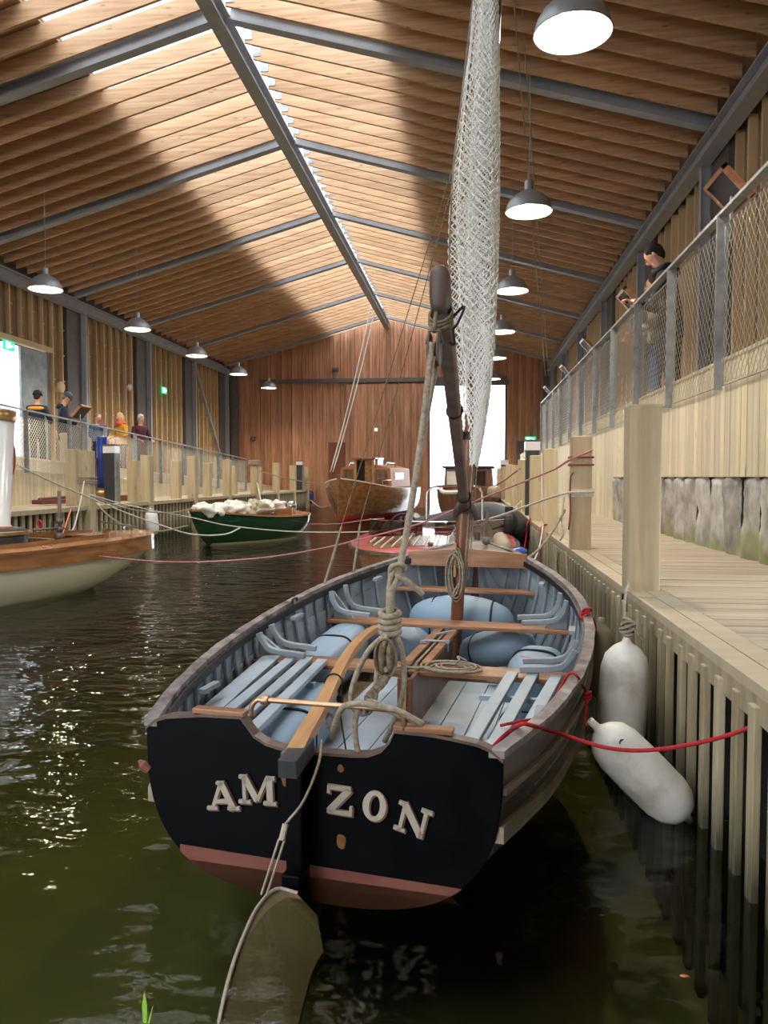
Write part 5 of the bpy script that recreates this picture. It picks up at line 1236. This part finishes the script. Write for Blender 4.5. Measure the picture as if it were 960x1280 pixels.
m = MB(); m.loft([[V(x*itp(B4, u), u, itp(S4, u)+.03+.05*(1-x*x)) for x in [-1+.2*k for k in range(11)]]+[V(itp(B4, u), u, itp(S4, u)+.0), V(-itp(B4, u), u, itp(S4, u)+.0)] for u in us4 if u > 3.4]).build('aft_deck', 'redpaint', L4)
MB().box((0, 2.8, .2), (1.4, 1.4, .04)).build('cockpit_sole', 'spar', L4); MB().box((0, 3.2, .4), (1.3, .35, .2)).build('seat', 'redpaint', L4, bevel=.03)
arc = [V(-.8+1.6*i/12, 2.05-.22*math.sin(PI*i/12)*1.0+.3*abs(i/6-1)**2, .5) for i in range(13)]
MB().loft([[p, p+V(0, .1, .2), p+V(0, .106, .2), p+V(0, .006, 0)] for p in arc]).build('windscreen', 'glass', L4)
MB().tube([p+V(0, .1, .2) for p in arc], .01, 6).tube([p for p in arc], .01, 6).build('windscreen_frame', 'chrome', L4)
MB().tube([V(-.38+.16*math.cos(t), 2.32+.05*math.sin(t), .62+.15*math.sin(t)) for t in [2*PI*i/24 for i in range(25)]], .012, 8).tube([V(-.38, 2.32, .62), V(-.38, 2.28, .77)], .01, 6).tube([V(-.38, 2.32, .62), V(-.38, 2.1, .5)], .014, 6).build('steering_wheel', 'black', L4)
MB().tube(smooth([(-.10, 2.2, .45), (-.10, 2.2, .95), (-.07, 2.2, 1.06), (.03, 2.2, 1.1), (.45, 2.2, 1.1), (.52, 2.2, 1.05), (.54, 2.2, .95), (.54, 2.2, .45)], 5), .015, 8).build('hoop', 'chrome', L4, sm=True)
MB().tube([(0, .3, .56), (.45, .5, .56)], .01, 6).ell((0, .45, .58), (.03, .08, .02), nu=10, nv=6).build('deck_cleat', 'chrome', L4)
for x in (-.25, .25): MB().box((x, 1.85, .56), (.06, .1, .03)).build('deck_cleat', 'chrome', L4)
# grey inflatable
L5 = thing('inflatable_dinghy', 'dark grey inflatable dinghy lying behind the red speedboat against the quay', 'boat', (0, 11.3, 0), 0)
R_ = [V(-1.35, 1.6, .28), V(-.9, 1.0, .36), V(-.3, .3, .52), V(.15, -.35, .66), V(.42, -.75, .66), V(.6, -.8, .55), V(.68, -.45, .45), V(.6, .3, .36), V(.3, 1.2, .3), V(-.2, 2.2, .26)]
MB().tube(smooth(R_, 6), .19, 16).build('buoyancy_tube', 'rubber', L5, sm=True)
MB().tube(smooth([p+V(.1, -.12, -.02) for p in R_[:7]], 6), .025, 6).build('rubbing_strip', 'galv', L5)
MB().add([V(-1.2, 1.5, .15), V(.3, -.5, .4), V(.6, -.3, .3), V(0, 1.9, .15)], [(0, 1, 2, 3)]).build('floor', 'rubber', L5)
# dark cabin launch
L6 = thing('cabin_launch', 'dark varnished cabin launch with red funnel in front of the bright boat door', 'boat', (-.15, 18.2, 0), -.05)
B6 = [(0, .05), (.3, .4), (.9, .68), (2, .8), (4.5, .75), (5, .6)]; S6 = [(0, 1.0), (1.5, .85), (5, .8)]; K6 = [(0, -.1), (.5, -.2), (5, -.2)]
P6_, us6 = ghull(L6, B6, S6, K6, 5, 2, 'spar', None, 'varnish')
MB().loft([[V(-P6_(u, 1).x, u, P6_(u, 1).z+.02), V(P6_(u, 1).x, u, P6_(u, 1).z+.02), V(P6_(u, 1).x, u, P6_(u, 1).z), V(-P6_(u, 1).x, u, P6_(u, 1).z)] for u in us6]).build('deck', 'spar', L6)
cab = MB().prism([(-.62, .8), (.62, .8), (.58, 1.44), (-.58, 1.44)], (0, 1.6, 0), (1, 0, 0), (0, 0, 1), (0, 1, 0), 2.2).build('cabin', 'spar', L6, bevel=.02)
MB().box((0, 2.65, 1.47), (1.3, 2.3, .05)).build('cabin_roof', 'black', cab, bevel=.01)
for x, w in ((-.4, .26), (-.08, .2), (.3, .3)): MB().box((x, 1.585, 1.18), (w, .03, .36)).build('cabin_window', 'cloth' if x < -.3 else 'glass', cab)
MB().lathe([(.0, 0), (.12, 0), (.12, .08), (.1, .12), (0, .13)], 16, Matrix.Translation((.05, 2.2, 1.5))).build('roof_vent', 'red', cab)
MB().lathe([(.11, 0), (.11, .55), (.1, .56)], 16, Matrix.Translation((.02, 1.35, .95))).build('funnel', 'red', L6, sm=True)
MB().tube([(.1, 2.0, 1.5), (.1, 2.0, 2.0)], .012, 6).build('mast', 'chrome', L6)
MB().tube(smooth([(-.55, .2, 1.0), (-.55, .15, .9), (-.4, -.0, .85), (.1, -.15, .88)], 4), .05, 8).build('bow_fender', 'cloth', L6)
# blue fenders, floats and small fenders
for k, (px, py, h) in enumerate(((388, 613, .42), (403, 611, .42))):
    p = at(px, py, X=XE+.13); fender('x', p+V(0, 0, .0), p-V(0, 0, .55), .12, 'bluef', ['left', 'right'][k]+' one of two dark blue fenders at the far end of the left quay', group='dark blue fenders', hang=(XE+.02, .725))
p = at(188, 641, X=XE+.35); fender('x', (p.x, p.y, .62), (p.x+.06, p.y, .06), .12, 'fender', 'single white fender hanging on the left quay beside the steam launch bow', hang=(XE+.06, .725))
t, R, L_ = fender('x', at(657, 689, Y=5.9), at(634, 697, Y=5.7), .045, 'bluefl', 'small bright blue float lying at the bow of the near dinghy')
fender('x', at(622, 668, Y=7.6), at(634, 692, Y=7.3), .075, 'tan', 'tan fender hanging at the right side of the red speedboat')
m = MB().ell((0, 0, 0), (.12, .14, .16), nu=16, nv=10, pw=.8).box((0, 0, .16), (.1, .1, .12)).tube([(0, 0, 0), (.02, 0, -.3)], .05, 8)
o = m.build('outboard_motor', 'black', label='small dark outboard motor between the inflatable and the quay', cat='motor', bevel=.004); o.location = at(636, 655, Y=9.9)
fender('x', at(618, 606, Y=14), at(617, 625, Y=14), .12, 'tan', 'pale barrel shaped fender on the quay side of the inflatable')
# red barge items on the left quay deck
o = MB().box((0, 0, 0), (.9, .25, .08)).tube([(-.4, 0, .05), (.4, 0, .08)], .03, 8).build('timber_spar', 'redlead', label='reddish timber lying on the left deck against the ramp wall', cat='timber', bevel=.01); o.location = at(70, 626, X=-7.6)+V(0, 0, .02); o.rotation_euler = (0, 0, 1.3); o.location.z = .76
o = MB().box((0, 0, 0), (1.1, .3, .12)).build('timber_spar', 'redlead', label='reddish timber lying behind the dark service pillar on the left deck', cat='timber', bevel=.01); o.location = at(155, 620, X=-7.5); o.location.z = .76; o.rotation_euler = (0, 0, 1.4)
# floating bits
o = MB().add([V(-.004, 0, 0), V(.004, 0, 0), V(.006, 0, .04), V(.0, 0, .075), V(-.006, 0, .04)], [(0, 1, 2, 3, 4)]).add([V(.006, 0, 0), V(.011, 0, .0), V(.02, 0, .045)], [(0, 1, 2)]).build('reed_blade', mat('reed_green', '#8cc040', rough=.6), label='bright green reed tip poking out of the water at the bottom edge', cat='plant'); o.location = at(181, 1279, Z=0)
def leaf(px, py, m_, lb, s=.012):
    o = MB().ell((0, 0, .002), (s, s*.6, .0015), nu=10, nv=4).build('floating_leaf', m_, label=lb, cat='leaf'); o.location = at(px, py, Z=0)
leaf(856, 1221, 'copper', 'small orange brown leaf floating on the dark water at lower right')
# red spiky cylinder things on wall right
# ------------------------------------------------------------ people
def skinned(name, chains, m_, parent, sub=1, world=False):
    """chains: list of lists of (point, radius) or (point, rx, ry); chains whose first point equals an existing one share that vertex"""
    me = bpy.data.meshes.new(name); bm = bmesh.new(); ly = bm.verts.layers.skin.verify(); idx = {}
    for ch in chains:
        prev = None
        for e in ch:
            k = tuple(round(c, 4) for c in e[0])
            if k not in idx:
                v = bm.verts.new(e[0]); v[ly].radius = (e[1], e[2] if len(e) > 2 else e[1]); idx[k] = v
                if len(idx) == 1: v[ly].use_root = True
            v = idx[k]
            if prev and prev != v and not bm.edges.get((prev, v)): bm.edges.new((prev, v))
            prev = v
    bm.to_mesh(me); bm.free(); me.materials.append(M[m_])
    o = bpy.data.objects.new(name, me); C.objects.link(o); o.parent = parent
    s = o.modifiers.new('skin', 'SKIN'); s.use_smooth_shade = True
    b = o.modifiers.new('sub', 'SUBSURF'); b.levels = sub; b.render_levels = sub
    return o
def person(loc, face, H, label, coat, legs, hair, hat=None, la=None, ra=None, nod=.1, turn=0, hood=False, longhair=False, coat_len=.45, yoke=None, scarf=None, lean=0, fingers=False, legspread=.1, glasses=False):
    """local frame: +y is the way the figure faces, feet on z=0; la/ra = elbow, hand points"""
    k = H/1.75; t = thing('person', label, 'person', loc, face)
    def p(x, y, z): return V(x*k, (y+lean*z*z*.3)*k, z*k)
    hip, ch, nk = p(0, 0, .95), p(0, 0, 1.28), p(0, .0, 1.47)
    la = la or (V(-.26, .05, 1.14), V(-.2, .26, 1.08)); ra = ra or (V(.26, .05, 1.14), V(.2, .26, 1.08))
    hx = V(0, .02+nod*.25, 1.66)
    hd = [p(0, .01, 1.50), p(*(V(0, .02, 1.56))), ]
    head_c = p(hx.x, hx.y, hx.z-.02)
    body = [[(hip, .12*k, .1*k), (p(0, 0, 1.1), .12*k, .09*k), (ch, .15*k, .1*k), (p(0, 0, 1.42), .09*k, .07*k), (nk, .055*k), (p(0, .015+nod*.08, 1.53), .052*k), (head_c+V(0, -.01, -.035)*k, .078*k, .085*k), (head_c+V(0, 0, .03)*k, .083*k, .098*k), (head_c+V(0, -.01, .09)*k, .062*k, .075*k)]]
    arms = []
    for sx, (el, hnd) in ((-1, la), (1, ra)):
        sh = p(sx*.17, 0, 1.39); elb, wr = p(*el), p(*hnd); d = (wr-elb).normalized()
        arms.append([sh, elb, wr]); 
        body.append([(p(0, 0, 1.42), .09*k), (sh, .055*k), (elb, .04*k), (wr, .026*k), (wr+d*.05*k, .036*k, .02*k), (wr+d*.09*k, .034*k, .016*k)])
        up = V(0, 0, 1); s_ = d.cross(up).normalized()
        for q in range(4):
            b0 = wr+d*.09*k; body.append([(b0, .034*k, .016*k), (b0+s_*(q-1.5)*.018*k+d*.03*k, .009*k), (b0+s_*(q-1.5)*.02*k+d*(.055+.008*(q % 3))*k-up*.012*k, .008*k), (b0+s_*(q-1.5)*.02*k+d*(.07)*k-up*.035*k, .007*k)])
        body.append([(wr+d*.05*k, .036*k), (wr+d*.065*k-s_*sx*.035*k, .011*k), (wr+d*.1*k-s_*sx*.045*k-up*.005, .009*k)])
        lg = [(hip, .12*k), (p(sx*.09, 0, .86), .085*k), (p(sx*legspread, .02, .48), .055*k), (p(sx*legspread, -.01, .1), .038*k), (p(sx*legspread, -.02, .04), .04*k), (p(sx*(legspread+.01), .13, .03), .035*k)]
        body.append(lg)
    b = skinned('body', body, 'skin', t, 1)
    co = [[(p(0, 0, .95-coat_len*.55), .175*k, .13*k), (p(0, 0, .95), .17*k, .13*k), (p(0, 0, 1.12), .165*k, .125*k), (ch, .175*k, .125*k), (p(0, 0, 1.41), .12*k, .09*k), (p(0, .0, 1.475), .075*k, .07*k)]]
    for sh, elb, wr in arms: co.append([(p(0, 0, 1.41), .12*k), (sh, .08*k), (sh.lerp(elb, .5), .066*k), (elb, .062*k), (wr, .045*k)])
    skinned('jacket', co, coat, t, 2)
    for sx in (-1, 1): pass
    skinned('trousers', [[(p(0, 0, .93), .13*k, .11*k)]+[(p(sx*.09, 0, .84), .1*k), (p(sx*legspread, .02, .48), .075*k), (p(sx*legspread, -.01, .12), .062*k)] for sx in (-1, 1)], legs, t, 1)
    for sx in (-1, 1): MB().ell(p(sx*(legspread+.005), .05, .045), (.05*k, .14*k, .05*k), nu=14, nv=8, pw=.8).build('shoe', 'blackc', t, sm=True)
    # head details
    Rh = RX(-nod*2.2) @ RZ(turn)
    hc = head_c+V(0, 0, .02)*k
    def hp(x, y, z): return hc+Rh @ V(x*k, y*k, z*k)
    face_ = MB()
    face_.ell(hp(0, .012, -.005), (.074*k, .088*k, .108*k), Rh, nu=20, nv=14); face_.ell(hp(0, .098, -.022), (.012*k, .02*k, .022*k), Rh, nu=10, nv=8)
    for sx in (-1, 1): face_.ell(hp(sx*.077, -.004, -.015), (.01*k, .02*k, .03*k), Rh, nu=8, nv=6)
    fo = face_.build('face', 'skin', t, sm=True)
    for sx in (-1, 1): MB().ell(hp(sx*.029, .09, .006), (.011*k, .006*k, .006*k), Rh, nu=10, nv=6).build('eye', 'blackc', fo); MB().ell(hp(sx*.03, .092, .024), (.018*k, .006*k, .004*k), Rh, nu=8, nv=6).build('eyebrow', hair, fo)
    MB().ell(hp(0, .086, -.062), (.022*k, .007*k, .006*k), Rh, nu=10, nv=6).build('mouth', 'redlead', fo)
    hm = MB(); hm.ell(hp(0, -.018, .03), (.084*k, .095*k, .092*k), Rh, nu=22, nv=14, amp=.012*k, fq=26)
    if longhair: hm.ell(hp(0, -.05, -.05), (.095*k, .065*k, .14*k), Rh, nu=18, nv=12, amp=.02*k, fq=20)
    else: hm.ell(hp(0, -.05, -.02), (.074*k, .052*k, .07*k), Rh, nu=14, nv=10, amp=.01*k, fq=26)
    for v in hm.v:      # keep the hair off the face
        q_ = Rh.inverted() @ (v-hc)
        if q_.y > .055*k and q_.z < .06*k: v -= Rh @ V(0, q_.y-.055*k, 0)
    hm.build('hair', hair, t, sm=True)
    if hat:
        MB().ell(hp(0, -.01, .055), (.092*k, .105*k, .085*k), Rh, nu=22, nv=12, pw=.9).build('woolly_hat', hat, t, sm=True)
        MB().tube([hp(.09*math.cos(a), -.01+.103*math.sin(a), .035) for a in [2*PI*i/20 for i in range(21)]], .017*k, 8).build('hat_brim', hat, t, sm=True)
    if hood: MB().ell(p(0, -.06, 1.465), (.115*k, .075*k, .06*k), nu=16, nv=10, pw=.8).build('hood', coat, t, sm=True)
    if yoke: MB().ell(p(0, .0, 1.385), (.205*k, .13*k, .05*k), nu=20, nv=8, pw=.8).build('yoke', yoke, t, sm=True)
    if scarf: MB().tube([p(.085*math.cos(a), .02+.085*math.sin(a), 1.49+.02*math.sin(a*2)) for a in [2*PI*i/16 for i in range(17)]], .045*k, 10).build('scarf', scarf, t, sm=True)
    if glasses: MB().tube([hp(-.06, .085, .006), hp(-.02, .1, .006), hp(.02, .1, .006), hp(.06, .085, .006)], .006*k, 6).box(hp(-.03, .1, .004), (.036*k, .006, .024*k), Rh).box(hp(.03, .1, .004), (.036*k, .006, .024*k), Rh).build('glasses', 'blackc', t)
    return t, p, hp
fr = 1.95
# right walkway: tall man looking down at something in his hands
Pm = V(2.36, 9.35, fr-.02)
t, p, hp = person(Pm, 1.15, 1.98, 'dark haired man in dark jacket looking down at his hands behind the right railing', 'darkcoat', 'darkjean', 'hairdark', la=(V(-.24, .1, 1.12), V(-.05, .33, 1.2)), ra=(V(.24, .1, 1.12), V(.05, .34, 1.2)), nod=.32, hood=True, scarf='blackc', lean=.15)
MB().box(p(0, .42, 1.24), (.05, .03, .09)).build('phone', 'blackc', label='small dark phone held in both hands by the man on the right walkway', cat='phone').location = (0, 0, 0)
ph = [o for o in C.objects if o.get('category') == 'phone'][-1]; ph.matrix_basis = wmat(t)
person(V(2.42, 10.5, fr), 1.4, 1.86, 'brown haired visitor in a khaki coat and blue jeans behind the right railing', 'khakicoat', 'jeans', 'hairbrown', longhair=True, nod=.1)
person(V(2.4, 21.0, fr), .4, 1.68, 'distant fair haired visitor at the far end of the right railing', 'darkcoat', 'darkjean', 'hairblond', nod=.2)
# left ramp
def lp(px, py, X, hz=0):  # standing point below a head top pixel
    q = at(px, py, X=X); return q
for (px, py, X, face, lb, kw) in (
    (46, 490, -8.5, .2, 'visitor in black hat and navy jacket with mustard shoulders on the left ramp', dict(coat='navycoat', legs='blackc', hair='hairdark', hat='blackc', yoke='yellowp', coat_len=.5)),
    (78, 492, -8.45, -.9, 'man in grey woolly hat and navy coat reading the left ramp lectern', dict(coat='navycoat', legs='beige', hair='hairgrey', hat='greyhat', nod=.3, hood=True, glasses=True, coat_len=.55)),
    (121, 518, -8.7, -2.0, 'grey haired visitor on the left ramp with a hand at the face', dict(coat='lilac', legs='blackc', hair='hairgrey', la=(V(-.26, .1, 1.16), V(-.08, .2, 1.46)), coat_len=.6)),
    (151, 517, -8.6, 2.7, 'fair haired visitor in a mustard yellow jacket on the left ramp', dict(coat='mustard', legs='blackc', hair='hairblond', longhair=True, scarf='orange', coat_len=.5)),
    (175, 519, -8.5, -2.2, 'white haired visitor in a burgundy coat with a shoulder strap on the left ramp', dict(coat='burgundy', legs='blackc', hair='hairwhite', hood=True, coat_len=.6))):
    q = at(px, py, X=X); fl = toe(q.y)-.17; Hh = max(1.5, min(1.85, q.z-fl)); person(V(X, q.y, q.z-Hh), face, Hh, lb, **kw)
